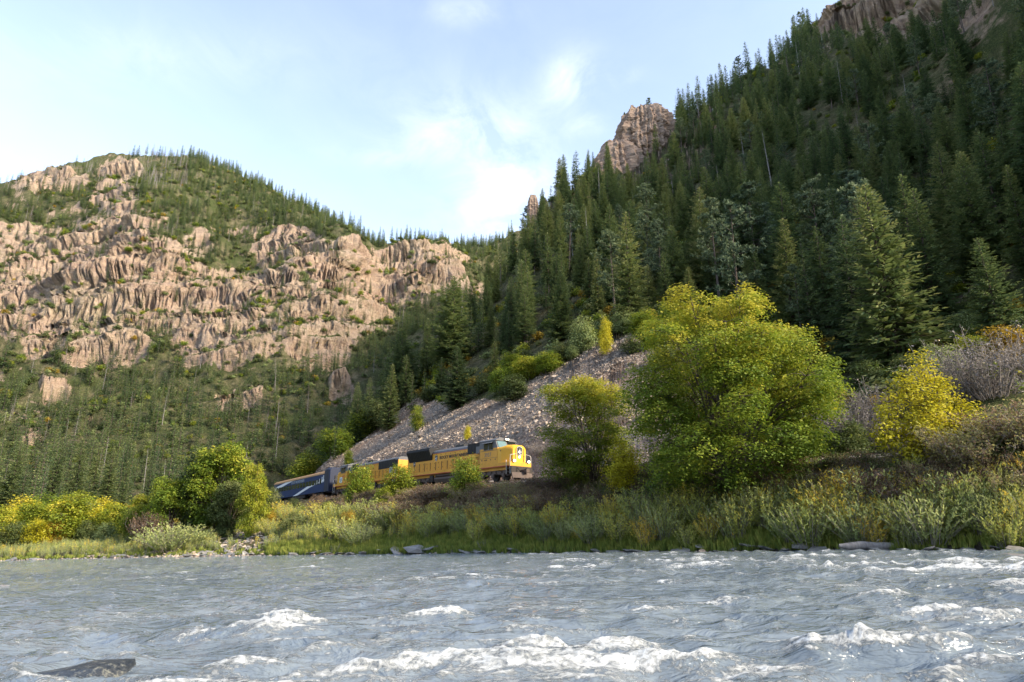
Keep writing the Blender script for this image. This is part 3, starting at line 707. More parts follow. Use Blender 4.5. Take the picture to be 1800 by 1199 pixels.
def bogie(parent, cx, n_axle=3, pitch=1.75, wr=.53, mat=None):
    bg = MB(); half = pitch * (n_axle - 1) / 2 + .85
    for sy in (-1, 1):
        y0, y1 = sorted((sy * .98, sy * 1.16))
        prof = [(-half, .62), (-half, .98), (-half + .5, 1.12), (-pitch * .5 - .25, .98), (-pitch * .25, 1.14), (pitch * .25, 1.14), (pitch * .5 + .25, .98), (half - .5, 1.12), (half, .98), (half, .62), (half - .4, .55), (0, .72), (-half + .4, .55)]
        bg.prism([(cx + a, b) for a, b in prof], y0, y1, 'y')
    bg.box(cx - .3, cx + .3, -1.0, 1.0, .6, 1.05)
    b = bg.build('bogie', mat or M['tank'], parent)
    for i in range(n_axle):
        x = cx + (i - (n_axle - 1) / 2) * pitch
        for sy in (-1, 1):
            w = MB(); w.cyl((x, sy * .78, wr), wr, .14, 'y', 22); w.cyl((x, sy * .90, wr), wr * .34, .12, 'y', 12); w.build('wheel', M['underframe'], b)
            jb = MB(); jb.box(x - .2, x + .2, *sorted((sy * 1.17, sy * 1.34)), wr - .17, wr + .2)
            for q in (-.42, .42): jb.cyl((x + q, sy * 1.2, wr + .33), .11, .32, 'z', 8)
            jb.build('axle_box', M['tank'], b)
    return b
def rrect(x, hw, z0, z1, r, n=4):
    pts = []
    for cx, cz, a0 in ((hw - r, z1 - r, 0), (-hw + r, z1 - r, 90), (-hw, z0, None), (hw, z0, None)):
        if a0 is None: pts.append((x, cx, cz))
        else:
            for i in range(n + 1):
                a = R(a0 + 90 * i / n); pts.append((x, cx + r * math.cos(a), cz + r * math.sin(a)))
    return pts
SHIELD = [(-.42, .50), (-.30, .60), (0, .66), (.30, .60), (.42, .50), (.42, -.10), (.33, -.34), (.16, -.52), (0, -.60), (-.16, -.52), (-.33, -.34), (-.42, -.10)]
PEAKS = [[(-.30, -.16), (-.12, .20), (-.05, .04), (-.16, -.14)], [(-.10, -.40), (.02, .46), (.10, .10), (.0, .04), (.05, -.12)], [(.08, -.40), (.20, .16), (.32, -.12), (.2, -.08)], [(-.02, -.5), (.1, -.2), (.14, -.42)]]
def shield(parent, org, ax, ay, nrm, s, name='emblem'):
    org, ax, ay, nrm = map(Vector, (org, ax, ay, nrm))
    def poly(pts, sc, off, th):
        return [tuple(org + ax * p[0] * s * sc + ay * p[1] * s * sc + nrm * off) for p in pts], [tuple(org + ax * p[0] * s * sc + ay * p[1] * s * sc + nrm * (off + th)) for p in pts]
    def plate(pts, sc, off, th, mat, nm, par):
        m = MB(); a, b = poly(pts, sc, off, th); n = len(pts)
        m.add(a + b, [tuple(range(n)), tuple(range(n, 2 * n))] + [(i, (i + 1) % n, n + (i + 1) % n, n + i) for i in range(n)]); return m.build(nm, mat, par)
    e = plate(SHIELD, 1.12, 0, .01, M['black'], name, parent)
    e2 = plate(SHIELD, 1.03, .0105, .004, M['white'], 'border', e)
    e3 = plate(SHIELD, .96, .015, .004, M['black'], 'field', e)
    for p in PEAKS: plate(p, 1.0, .0195, .004, M['white'], 'peak', e)
    return e

def make_loco(lead=True):
    root = link('diesel_locomotive', None)
    Y = M['loco_yellow']
    mb = MB(); mb.box(-10.9, 10.35, -1.52, 1.52, 1.42, 1.86); mb.box(-10.5, 10.2, -1.2, 1.2, 1.1, 1.42); mb.build('side_sill', Y, root)
    mb = MB(); [mb.box(-10.85, 10.3, *sorted((sy * 1.522, sy * 1.53)), 1.42, 1.50) for sy in (-1, 1)]; mb.build('red_sill_stripe', M['red'], root)
    hood = MB(); hood.box(-10.15, 5.15, -.98, .98, 1.86, 3.98)
    ho = hood.build('engine_hood', Y, root)
    # doors of the hood: each a thin panel, latches dark
    rr_ = random.Random(3 if lead else 5)
    x = -8.9
    while x < 4.3:
        w = rr_.choice((.72, .78, .9))
        for sy in (-1, 1):
            d = MB(); d.box(x + .02, x + w - .02, *sorted((sy * .981, sy * 1.0)), 1.98, 3.02 if x > -4.6 else 2.9); d.build('engine_door', Y, ho)
            l = MB(); [l.box(x + w * .75, x + w * .75 + .07, *sorted((sy * 1.001, sy * 1.02)), z, z + .11) for z in (2.2, 2.75)]; l.build('latch', M['black'], ho)['kind'] = 'stuff'
        x += w
    for i in range(7):
        for sy in (-1, 1):
            l = MB(); xx = -3.9 + i * .95; l.box(xx, xx + .07, *sorted((sy * .981, sy * 1.0)), 3.70, 3.80); l.build('latch', M['black'], ho)['kind'] = 'stuff'
    roof = MB(); roof.prism([(-.985, 3.98), (.985, 3.98), (.93, 4.2), (.6, 4.42), (-.6, 4.42), (-.93, 4.2)], -10.15, 5.15); roof.build('hood_roof', M['loco_grey'], root)
    rs = MB(); [rs.box(-4.5 if lead else -9, 2.2 if lead else 4.8, *sorted((sy * .986, sy * .994)), 3.93, 3.985) for sy in (-1, 1)]; rs.build('red_roof_stripe', M['red'], root)
    if lead:
        rad = MB(); rad.prism([(-1.0, 3.22), (1.0, 3.22), (1.12, 3.45), (1.52, 4.42), (1.40, 4.72), (-1.40, 4.72), (-1.52, 4.42), (-1.12, 3.45)], -9.75, -4.7)
        ra = rad.build('radiator', M['grille'], root)
        for sy in (-1, 1):
            for i in range(14):
                x0 = -9.6 + i * .35; s_ = MB(); s_.add([(x0, sy * 1.13, 3.5), (x0 + .05, sy * 1.13, 3.5), (x0 + .05, sy * 1.525, 4.4), (x0, sy * 1.525, 4.4), (x0, sy * 1.16, 3.5), (x0 + .05, sy * 1.16, 3.5), (x0 + .05, sy * 1.55, 4.4), (x0, sy * 1.55, 4.4)], [(0, 1, 2, 3), (4, 7, 6, 5), (0, 4, 5, 1), (2, 6, 7, 3), (0, 3, 7, 4), (1, 5, 6, 2)]); s_.build('radiator_rib', M['black'], ra)
        for i in range(3):
            f = MB(); f.cyl((-8.7 + i * 1.5, 0, 4.76), .6, .1, 'z', 20); f.build('fan', M['loco_grey'], ra)
        g = [(2.35, 4.55, 3.32, 4.46)]
    else:
        g = [(-9.2, -4.3, 3.05, 4.1), (2.7, 4.6, 3.40, 4.46)]
        for sy in (-1, 1):
            dk = MB(); dk.box(-9.95, -9.25, *sorted((sy * .985, sy * 1.01)), 2.0, 4.0); dk.build('dark_doorway', M['grille'], root)
    for (a, b, c, d) in g:
        gr = MB(); gr.box(a, b, -1.03, 1.03, c, d); go = gr.build('intake_grille', M['grille'], root)
        n = int((b - a) / .45)
        for sy in (-1, 1):
            for i in range(1, n):
                xx = a + (b - a) * i / n; s_ = MB(); s_.box(xx - .02, xx + .02, *sorted((sy * 1.031, sy * 1.045)), c + .05, d - .05); s_.build('grille_bar', M['black'], go)
    ex = MB(); ex.box(-.9, .7, -.32, .32, 4.42, 4.74); ex.build('exhaust_stack', M['black'], root)
    hn = MB(); 
    for q in (-.16, 0, .16): hn.tube([(6.5, q, 4.84), (7.0, q, 4.84)], .04, 8, .09)
    hn.box(6.6, 6.75, -.2, .2, 4.66, 4.78); hn.build('horn', M['loco_grey'], root)
    # cab
    cab = MB(); cab.box(5.15, 8.25, -1.5, 1.5, 1.86, 3.55); cab.build('cab_body', M['loco_yellow'], root)
    cu = MB()
    cu.prism([(5.15, 3.55), (8.25, 3.55), (7.85, 4.42), (5.15, 4.42)], -1.5, 1.5, 'y'); cu.build('cab_upper', M['loco_grey'], root)
    cr = MB(); cr.prism([(-1.56, 4.38), (-1.5, 4.46), (-1.0, 4.66), (0, 4.72), (1.0, 4.66), (1.5, 4.46), (1.56, 4.38), (1.5, 4.36), (-1.5, 4.36)], 5.05, 8.0)
    cr.build('cab_roof', M['loco_grey'], root)
    for sy in (-1, 1):
        for a, b, nm in ((5.95, 6.65, 'cab_window'), (6.78, 7.45, 'cab_window')):
            w = MB(); w.box(a, b, *sorted((sy * 1.501, sy * 1.516)), 3.42, 4.12); wo = w.build(nm, M['glass'], root)
            f = MB(); yy = sorted((sy * 1.517, sy * 1.535))
            f.box(a - .06, a, *yy, 3.36, 4.18); f.box(b, b + .06, *yy, 3.36, 4.18); f.box(a, b, *yy, 4.12, 4.18); f.box(a, b, *yy, 3.36, 3.42); f.build('window_frame', M['loco_grey'], wo)
        vis = MB(); vis.add([(5.85, sy * 1.51, 4.22), (7.55, sy * 1.51, 4.22), (7.55, sy * 1.85, 4.08), (5.85, sy * 1.85, 4.08), (5.85, sy * 1.51, 4.25), (7.55, sy * 1.51, 4.25), (7.55, sy * 1.85, 4.11), (5.85, sy * 1.85, 4.11)], [(0, 1, 2, 3), (4, 7, 6, 5), (0, 4, 5, 1), (2, 6, 7, 3), (0, 3, 7, 4), (1, 5, 6, 2)]); vis.build('sun_visor', M['loco_grey'], root)
        bx = MB(); bx.box(4.25, 5.1, *sorted((sy * .99, sy * 1.3)), 3.2, 4.0); bx.build('equipment_box', M['loco_grey'], root)
        dl = MB(); dl.box(5.18, 5.24, *sorted((sy * 1.501, sy * 1.51)), 1.9, 3.5); dl.build('door_edge', M['black'], root)
        sl = MB(); sl.box(5.3, 8.2, *sorted((sy * 1.501, sy * 1.508)), 3.28, 3.32); sl.box(5.3, 8.2, *sorted((sy * 1.501, sy * 1.508)), 2.48, 2.51); sl.build('cab_seam', M['tank'], root)
        for q in (5.5, 6.05, 6.3, 7.0, 7.8):
            v = MB(); v.box(q, q + .14, *sorted((sy * 1.501, sy * 1.512)), 2.24, 2.36); v.build('vent', M['black'], root)
    # nose: wide, chamfered and rounded
    secs = [(8.25, 1.48, 3.52, .12), (8.75, 1.40, 3.62, .3), (9.3, 1.22, 3.78, .42), (9.9, 1.02, 3.76, .5), (10.12, .95, 3.62, .5)]
    nb = MB(); nb.loft([rrect(x_, hw, 1.86, z1, r_, 5) for x_, hw, z1, r_ in secs]); nb.build('nose', M['nose_yellow'], root)
    for sy in (-1, 1):                                       # sloping windshields either side of the centre post
        w = MB(); y0, y1 = sy * .12, sy * 1.36
        w.add([(8.27, y0, 3.62), (8.27, y1, 3.60), (7.93, y1, 4.30), (7.93, y0, 4.34), (8.29, y0, 3.62), (8.29, y1, 3.60), (7.95, y1, 4.30), (7.95, y0, 4.34)], [(0, 1, 2, 3), (4, 7, 6, 5), (0, 4, 5, 1), (2, 6, 7, 3), (0, 3, 7, 4), (1, 5, 6, 2)])
        w.build('windshield', M['windshield'] if sy < 0 else M['glass'], root)  # one pane has the reflected sky in its colour, the other stays dark
        lamp = MB(); lamp.cyl((10.5, sy * 1.05, 1.98), .13, .1, 'x', 14); lo = lamp.build('ditch_light', M['lamp'] if lead else M['glass'], root)
        hs = MB(); hs.cyl((10.41, sy * 1.05, 1.98), .17, .08, 'x', 14); hs.build('lamp_housing', M['loco_grey'], lo)
    hl = MB(); hl.box(7.9, 8.12, -.36, .36, 4.42, 4.68); ho2 = hl.build('headlight_box', M['loco_grey'], root)
    for q in (-.15, .15):
        l = MB(); l.cyl((8.14, q, 4.55), .09, .06, 'x', 12); l.build('headlight', M['lamp'] if lead else M['glass'], ho2)
    l = MB(); l.cyl((10.16, -.02, 2.45), .12, .06, 'x', 12); l.build('nose_light', M['lamp'] if lead else M['glass'], root)
    [MB().box(10.13, 10.155, *q_, 1.95, 3.35).build('nose_door_edge', M['tank'], root) for q_ in ((-.62, -.56), (.56, .62))]
    if lead: shield(root, (10.16, 0, 3.02), (0, 1, 0), (0, 0, 1), (1, 0, 0), .82)
    # pilot plate, plough, coupler, hoses
    pp = MB(); pp.box(10.3, 10.5, -1.5, 1.5, .75, 1.42); pp.build('pilot_plate', M['underframe'], root)
    pl = MB(); pl.add([(10.5, -1.45, .75), (11.1, 0, .75), (10.5, 1.45, .75), (10.75, -1.5, .16), (11.35, 0, .16), (10.75, 1.5, .16), (10.4, -1.45, .75), (10.9, 0, .75), (10.4, 1.45, .75), (10.6, -1.5, .16), (11.2, 0, .16), (10.6, 1.5, .16)], [(0, 1, 4, 3), (1, 2, 5, 4), (6, 9, 10, 7), (7, 10, 11, 8), (0, 6, 7, 1), (1, 7, 8, 2), (3, 4, 10, 9), (4, 5, 11, 10), (0, 3, 9, 6), (2, 8, 11, 5)]); pl.build('snow_plough', M['tank'], root)
    for sx in (1, -1):
        cp = MB(); cp.box(*sorted((sx * 10.5, sx * 11.35)), -.14, .14, .78, 1.06); cp.box(*sorted((sx * 11.1, sx * 11.5)), -.24, .2, .72, 1.1); cp.build('coupler', M['tank'], root)
        for q in (-.7, .62):
            h_ = MB(); h_.tube([(sx * 10.5, q, 1.3), (sx * 10.85, q + .1, .95), (sx * 10.7, q + .3, .7)], .04, 6); h_.build('air_hose', M['black'], root)
        for sy in (-1, 1):
            st = MB()
            for z in (.45, .80, 1.15): st.box(*sorted((sx * 9.75, sx * 10.3)), *sorted((sy * 1.25, sy * 1.5)), z, z + .05)
            st.box(*sorted((sx * 9.7, sx * 9.76)), *sorted((sy * 1.2, sy * 1.5)), .42, 1.42); st.build('step', M['tank'], root)
            hr = MB(); hr.tube([(sx * 10.3, sy * 1.5, .6), (sx * 10.32, sy * 1.52, 1.9), (sx * 10.32, sy * 1.5, 2.6)], .03, 6); hr.tube([(sx * 9.72, sy * 1.53, .6), (sx * 9.72, sy * 1.53, 2.1)], .03, 6); hr.build('grab_rail', M['rail_white'], root)
    [MB().tube([(10.35, q_ * 1.45, 2.6), (10.4, q_ * .7, 2.75), (10.4, q_ * .65, 1.9)], .028, 6).build('front_rail', M['rail_white'], root) for q_ in (-1, 1)]
    # walkway handrail with its dark stanchions
    for sy in (-1, 1):
        x = -10.2
        while x < 5.0:
            s_ = MB(); s_.box(x - .03, x + .03, *sorted((sy * 1.46, sy * 1.5)), 1.86, 2.86); s_.build('stanchion', M['black'], root)
            x += 1.16
        t = MB(); t.tube([(-10.6, sy * 1.48, 2.2), (-10.2, sy * 1.48, 2.86), (4.5, sy * 1.48, 2.86), (4.95, sy * 1.48, 3.25)], .026, 6); t.build('handrail', Y, root)
    ft = MB(); ft.prism([(-1.35, 1.02), (1.35, 1.02), (1.42, .8), (1.2, .35), (-1.2, .35), (-1.42, .8)], -3.6, 2.4); ft.build('fuel_tank', M['tank'], root)
    for sy in (-1, 1):
        ar = MB(); ar.tube([(-3.5, sy * 1.2, 1.24), (1.6, sy * 1.2, 1.24)], .15, 12); ar.build('air_reservoir', M['tank'], root)
        bb = MB(); bb.box(2.7, 3.5, *sorted((sy * 1.0, sy * 1.4)), .6, 1.3); bb.box(-4.6, -3.9, *sorted((sy * 1.0, sy * 1.4)), .55, 1.3); bb.build('battery_box', M['underframe'], root)
    bogie(root, 7.2); bogie(root, -7.2)
    if lead:
        for sy in (-1, 1):
            flip = sy > 0; rot = (R(90), 0, R(180) if flip else 0)
            x0 = -3.15 if not flip else 2.6
            text_obj('lettering', 'ROCKY MOUNTAINEER', .50, M['black'], root, (x0, sy * 1.003, 3.22), rot, 1.0, .014, 'LEFT', 1.04)
            text_obj('number', '3937', .62, M['loco_grey'], root, (6.0 if not flip else 7.5, sy * 1.503, 2.66), rot, .95, .006)
            shield(root, (-3.85 if not flip else 3.0, sy * 1.003, 3.38), (1 if not flip else -1, 0, 0), (0, 0, 1), (0, sy, 0), .52)
            shield(root, (-8.6, sy * 1.003, 2.95), (1, 0, 0), (0, 0, 1), (0, sy, 0), .5, 'small_emblem')
            text_obj('small_number', '3937', .18, M['black'], root, (8.42 if not flip else 8.85, sy * 1.40, 3.1), (R(90), 0, R(-9) if not flip else R(189)), 1, .006)
    else:
        # waving flag, seen on the hood side: dark canton by the cab, grey and red stripes trailing
        for sy in (-1, 1):
            flip = sy > 0
            def wave(x_): return .12 * math.sin((x_ - 2.0) * 2.2)
            def ribbon(xa, xb, za, zb, mat, nm, off):
                m = MB(); n = 14; V = []; Fc = []
                for i in range(n + 1):
                    x_ = xa + (xb - xa) * i / n
                    for z_ in (za, zb):
                        for o_ in (0, .006): V.append((x_, sy * (.99 + off + o_), z_ + wave(x_)))
                for i in range(n):
                    a = i * 4
                    Fc += [(a, a + 2, a + 6, a + 4), (a + 1, a + 5, a + 7, a + 3), (a, a + 4, a + 5, a + 1), (a + 2, a + 3, a + 7, a + 6)]
                m.add(V, Fc + [(0, 1, 3, 2), (n*4, n*4+2, n*4+3, n*4+1)]); return m.build(nm, mat, root)
            ribbon(1.2, 2.4, 3.02, 3.72, M['flag_blue'], 'flag_canton', .016)
            for i in range(7):
                z_ = 2.62 + i * .158
                xb = 1.18 if z_ > 3.0 else 2.4
                ribbon(-1.2, xb, z_, z_ + .152, M['loco_grey'] if i % 2 else M['flag_red'], 'flag_stripe', .014)
            text_obj('number', '4692', .5, M['red'], root, (5.75 if not flip else 7.0, sy * 1.503, 2.68), (R(90), 0, R(180) if flip else 0), .95, .006)
            wp = MB(); wp.box(6.9, 7.9, *sorted((sy * 1.509, sy * 1.52)), 1.95, 2.75) ; po = wp.build('placard', M['white'], root)
            wp = MB(); wp.box(7.1, 7.7, *sorted((sy * 1.521, sy * 1.526)), 2.1, 2.6); wp.build('placard_centre', M['silver'], po)
            db = MB(); db.box(-8.6, -7.7, *sorted((sy * 1.001, sy * 1.04)), 2.3, 3.1); db.build('silver_panel', M['silver'], root)
    return root
M['flag_blue'] = paint('flag_blue', (.035, .045, .09), .5, .3); M['flag_red'] = paint('flag_red', (.22, .10, .07), .5, .3)
S0 = float(arc[np.argmin(np.hypot(seg[:, 0] - 1.7, seg[:, 1] - 71.5))])
l1 = make_loco(True); S0 -= .8; seat(l1, S0 + 11.2, 7.2)
tag(l1, 'yellow lead diesel locomotive with shield emblem on its nose and lit lamps', 'locomotive')
l2 = make_loco(False); seat(l2, S0 + 11.2 + 22.8, 7.2, True)
tag(l2, 'yellow second diesel locomotive with a faded flag, running cab to the rear before the coach', 'locomotive')

def make_coach(L=30.0, first=True):
    root = link('passenger_coach', None); h = L / 2
    b = MB(); b.box(-h, h - 2.2, -1.5, 1.5, 1.0, 3.75); b.build('body', M['coach_blue'], root)
    r = MB(); r.prism([(-1.5, 3.75), (-1.53, 3.8), (-1.44, 4.08), (-1.1, 4.3), (-.5, 4.42), (.5, 4.42), (1.1, 4.3), (1.44, 4.08), (1.53, 3.8), (1.5, 3.75)], -h, h - 2.2); r.build('roof', M['coach_gold'], root)
    v = MB(); v.loft([rrect(x_, hw, .95, z1, .45, 5) for x_, hw, z1 in ((h - 2.18, 1.5, 4.62), (h - 1.0, 1.52, 4.72), (h - .1, 1.45, 4.66), (h, 1.3, 4.5))]); v.build('end_fairing', M['coach_navy'], root)
    dr = MB(); dr.box(h + .001, h + .12, -.5, .5, 1.1, 3.4); dr.build('gangway', M['black'], root)
    for sy in (-1, 1):
        d = sorted((sy * 1.501, sy * 1.507))
        m = MB()   # light swoosh: rises from the sill at the rear to the eaves at the front, and a second at the rear
        m.prism([(-h + .42 * L, 1.02), (-h + .50 * L, 1.02), (-h + .72 * L, 2.05), (h - 2.25, 2.65), (h - 2.25, 2.5), (h - 2.25, 2.95), (-h + .78 * L, 2.5), (-h + .66 * L, 2.2)], *d, 'y')
        m.build('swoosh', M['white'], root)
        m = MB(); m.prism([(-h + .02 * L, 2.6), (-h + .05 * L, 2.6), (-h + .30 * L, 3.45), (-h + .40 * L, 3.74), (-h + .25 * L, 3.74), (-h + .08 * L, 3.3)], *d, 'y'); m.build('swoosh', M['white'], root)
        wx = -h + 2.2
        while wx < h - 3.6:
            w = MB(); w.box(wx, wx + 1.45, *sorted((sy * 1.508, sy * 1.516)), 2.25, 3.05); w.build('window', M['glass'], root); wx += 1.72
        for i, wx in enumerate((h - 5.9, h - 4.6, h - 3.4, h - 2.7)):
            p = MB(); p.box(wx, wx + (.22 if i < 2 else .34), *sorted((sy * 1.518, sy * 1.524)), 2.3 + i * .06, 2.95 + i * .2); p.build('pillar', M['white'], root)
        text_obj('lettering', 'ROCKY MOUNTAINEER', .62, M['silver'], root, (-h + .37 * L if sy < 0 else h - .30 * L, sy * 1.51, 3.2), (R(90), 0, R(180) if sy > 0 else 0), 1.15, .014, 'LEFT', 1.05)
        sk = MB(); sk.box(-4, 4, *sorted((sy * .7, sy * 1.35)), .5, 1.0); sk.build('equipment_box', M['underframe'], root)
    bogie(root, h - 5.2, 2, 2.5, .46, M['underframe']); bogie(root, -h + 3.6, 2, 2.5, .46, M['underframe'])
    return root
c1 = make_coach(33.0); seat(c1, S0 + 11.2 + 22.8 + 11.6 + 17.0, 11, False)
tag(c1, 'deep blue passenger coach with copper roof and pale swoosh behind the locomotives', 'railway coach')
# ---------------------------------------------------------------- plants: prototypes
def tubes_np(paths, n=5):
    """paths: list of (points (k,3), radii (k)) -> V, F (quads)"""
    Vs, Fs, b = [], [], 0
    ang = np.arange(n) * 2 * np.pi / n
    for pts, rad in paths:
        pts = np.asarray(pts, float); k = len(pts)
        d = np.gradient(pts, axis=0); d /= np.linalg.norm(d, axis=1, keepdims=True) + 1e-9
        ref = np.where(np.abs(d[:, 2:3]) > .9, np.array([[1., 0, 0]]), np.array([[0, 0, 1.]]))
        u = np.cross(d, ref); u /= np.linalg.norm(u, axis=1, keepdims=True) + 1e-9; v = np.cross(d, u)
        ring = pts[:, None] + (u[:, None] * np.cos(ang)[None, :, None] + v[:, None] * np.sin(ang)[None, :, None]) * np.asarray(rad)[:, None, None]
        Vs.append(ring.reshape(-1, 3))
        i = np.arange(k - 1)[:, None] * n; j = np.arange(n)[None]; j2 = (j + 1) % n
        Fs.append(np.stack([i + j, i + j2, i + n + j2, i + n + j], -1).reshape(-1, 4) + b); b += k * n
    return np.concatenate(Vs), np.concatenate(Fs)
def rhombs(base, d, L, W, nrm, tone, fold=0.0):
    """leaf shaped quads from base along d"""
    d = d / (np.linalg.norm(d, axis=1, keepdims=True) + 1e-9)
    s = np.cross(d, nrm); s /= np.linalg.norm(s, axis=1, keepdims=True) + 1e-9
    up = np.cross(s, d)
    L = np.asarray(L)[:, None]; W = np.asarray(W)[:, None]
    a = base; b = base + d * L * .45 + s * W * .5 + up * fold * W; c = base + d * L; e = base + d * L * .45 - s * W * .5 + up * fold * W
    V = np.stack([a, b, c, e], 1).reshape(-1, 3); n = len(base)
    return V, np.arange(n * 4).reshape(n, 4), np.repeat(tone, 4)
def unit(v): return v / (np.linalg.norm(v, axis=-1, keepdims=True) + 1e-9)

def fir(H=20., Rm=3.4, levels=34, nb=6, sp=13, seed=1, base=.08, blunt=.8, w=.36, droop=.25, ragged=.25, dead_low=0.0):
    g = np.random.default_rng(seed); B, D_, L_, N_, T_ = [], [], [], [], []; br = []
    lean = g.normal(0, .012, 2)
    def axis(z): return np.array([lean[0] * z, lean[1] * z, z])
    for li in range(levels):
        t = (li + g.uniform(-.3, .3)) / levels; t = min(max(t, 0), .995)
        z = H * (base + (1 - base) * t)
        R0 = Rm * ((1 - t) ** blunt) * (0.55 + .45 * min(1, t / .12)) + .18
        n = max(3, int(round(nb * (.6 + .4 * (1 - t)))))
        a0 = g.uniform(0, 6.28)
        for k in range(n):
            az = a0 + k * 6.283 / n + g.uniform(-.3, .3)
            R1 = R0 * (1 - ragged * g.random() ** 1.3) * (1.12 if g.random() < .12 else 1)
            if g.random() < .06: R1 *= .5
            el = .55 * t - .12 - droop * (1 - t) + g.uniform(-.1, .1)
            o = axis(z); h = np.array([math.cos(az), math.sin(az), 0])
            ts = np.linspace(0, 1, 5); pts = o + h * (R1 * ts * math.cos(el))[:, None] + np.array([0, 0, 1.]) * ((R1 * (ts * math.sin(el) - .10 * ts * (1 - t) + .16 * ts ** 3)))[:, None]
            br.append((pts, np.linspace(.045 * (1 - t) + .015, .006, 5)))
            m = max(4, int(sp * (R1 / Rm) ** .7 + 2))
            s = np.clip(np.linspace(.14, 1.0, m) + g.uniform(-.04, .04, m), .1, 1)
            p = np.stack([np.interp(s, ts, pts[:, i]) for i in range(3)], 1)
            side = np.where(np.arange(m) % 2 == 0, 1, -1) * g.uniform(.5, 1.05, m); side[-1] = 0
            ang = az + side
            dd = np.stack([np.cos(ang), np.sin(ang), g.uniform(-.35, .12, m) + .25 * t], 1)
            ln = (.30 * R1 * (1.15 - s) + .36) * g.uniform(.75, 1.25, m) * (H / 20) ** .3
            nn = unit(np.stack([g.normal(0, .35, m), g.normal(0, .35, m), np.ones(m)], 1))
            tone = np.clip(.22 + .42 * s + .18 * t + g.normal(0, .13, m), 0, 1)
            B.append(p); D_.append(dd); L_.append(ln); N_.append(nn); T_.append(tone)
            # hanging sprays beneath
            m2 = m // 2; q = g.integers(0, m, m2)
            B.append(p[q]); D_.append(np.stack([np.cos(az + g.normal(0, .6, m2)), np.sin(az + g.normal(0, .6, m2)), g.uniform(-1.3, -.5, m2)], 1)); L_.append(ln[q] * .7)
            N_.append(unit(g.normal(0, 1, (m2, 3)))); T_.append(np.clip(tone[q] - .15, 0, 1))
    # leader
    o = axis(H * .985); B.append(np.repeat(o[None], 4, 0)); D_.append(np.array([[.25, 0, 1], [-.2, .2, 1], [0, -.25, 1], [0, 0, 1.]])); L_.append(np.full(4, .5)); N_.append(np.array([[0, 1., 0], [1, 0, 0], [1., 0, 0], [0, 1, 0]])); T_.append(np.full(4, .8))
    B, D_, L_, N_, T_ = map(np.concatenate, (B, D_, L_, N_, T_))
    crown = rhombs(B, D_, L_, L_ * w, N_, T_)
    zs = np.linspace(-1.0, H, 9); r0 = H * .0115
    trunk = tubes_np([(np.stack([lean[0] * zs, lean[1] * zs, zs], 1), r0 * np.clip(1.08 - zs / H, .06, 2))] + br[::1], 5)
    return trunk, crown
def pine(H=18., Rm=3.0, nbr=34, seed=1, base=.35):
    g = np.random.default_rng(seed); br = []; C = []
    for k in range(nbr):
        t = (k + g.random()) / nbr; z = H * (base + (1 - base) * t); az = g.uniform(0, 6.28)
        R1 = Rm * (1 - t ** 2.2) ** .7 * (.6 + .4 * min(1, t / .2)) * g.uniform(.6, 1.1) + .3; el = g.uniform(-.1, .3) + .3 * t
        h = np.array([math.cos(az), math.sin(az), 0]); ts = np.linspace(0, 1, 5)
        pts = np.array([0, 0, z]) + h * (R1 * ts)[:, None] + np.array([0, 0, 1.]) * (R1 * (math.sin(el) * ts + .2 * ts ** 2))[:, None]
        br.append((pts, np.linspace(.06, .012, 5)))
        for s in np.linspace(.45, 1, 4):
            p = np.array([np.interp(s, ts, pts[:, i]) for i in range(3)])
            for _ in range(2): C.append(p + g.normal(0, .28, 3) * [1, 1, .6])
    C.append(np.array([0, 0, H])); C = np.array(C); n = 15
    base_ = np.repeat(C, n, 0); d = unit(g.normal(0, 1, (len(base_), 3)) + np.array([0, 0, .5]))
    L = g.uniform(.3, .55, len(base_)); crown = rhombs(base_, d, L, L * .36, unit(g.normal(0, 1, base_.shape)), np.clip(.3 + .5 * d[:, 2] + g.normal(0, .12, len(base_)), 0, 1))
    zs = np.linspace(-1, H, 8)
    return tubes_np([(np.stack([zs * 0, zs * 0, zs], 1), H * .013 * np.clip(1.05 - zs / H, .08, 2))] + br, 5), crown
def snag(H=14., nbr=26, seed=1, R1=1.4, lean=.03):
    g = np.random.default_rng(seed); br = []; zs = np.linspace(-.8, H, 9); lx, ly = g.normal(0, lean, 2)
    for k in range(nbr):
        z = H * g.uniform(.25, .97); az = g.uniform(0, 6.28); L = R1 * (1.15 - z / H) * g.uniform(.3, 1.1) + .15; ts = np.linspace(0, 1, 4)
        h = np.array([math.cos(az), math.sin(az), g.uniform(-.35, .25)])
        br.append((np.array([lx * z, ly * z, z]) + h * (L * ts)[:, None] - np.array([0, 0, .25 * L]) * (ts ** 2)[:, None], np.linspace(.035, .01, 4)))
    return tubes_np([(np.stack([lx * zs, ly * zs, zs], 1), H * .011 * np.clip(1.1 - zs / H, .08, 2))] + br, 4)

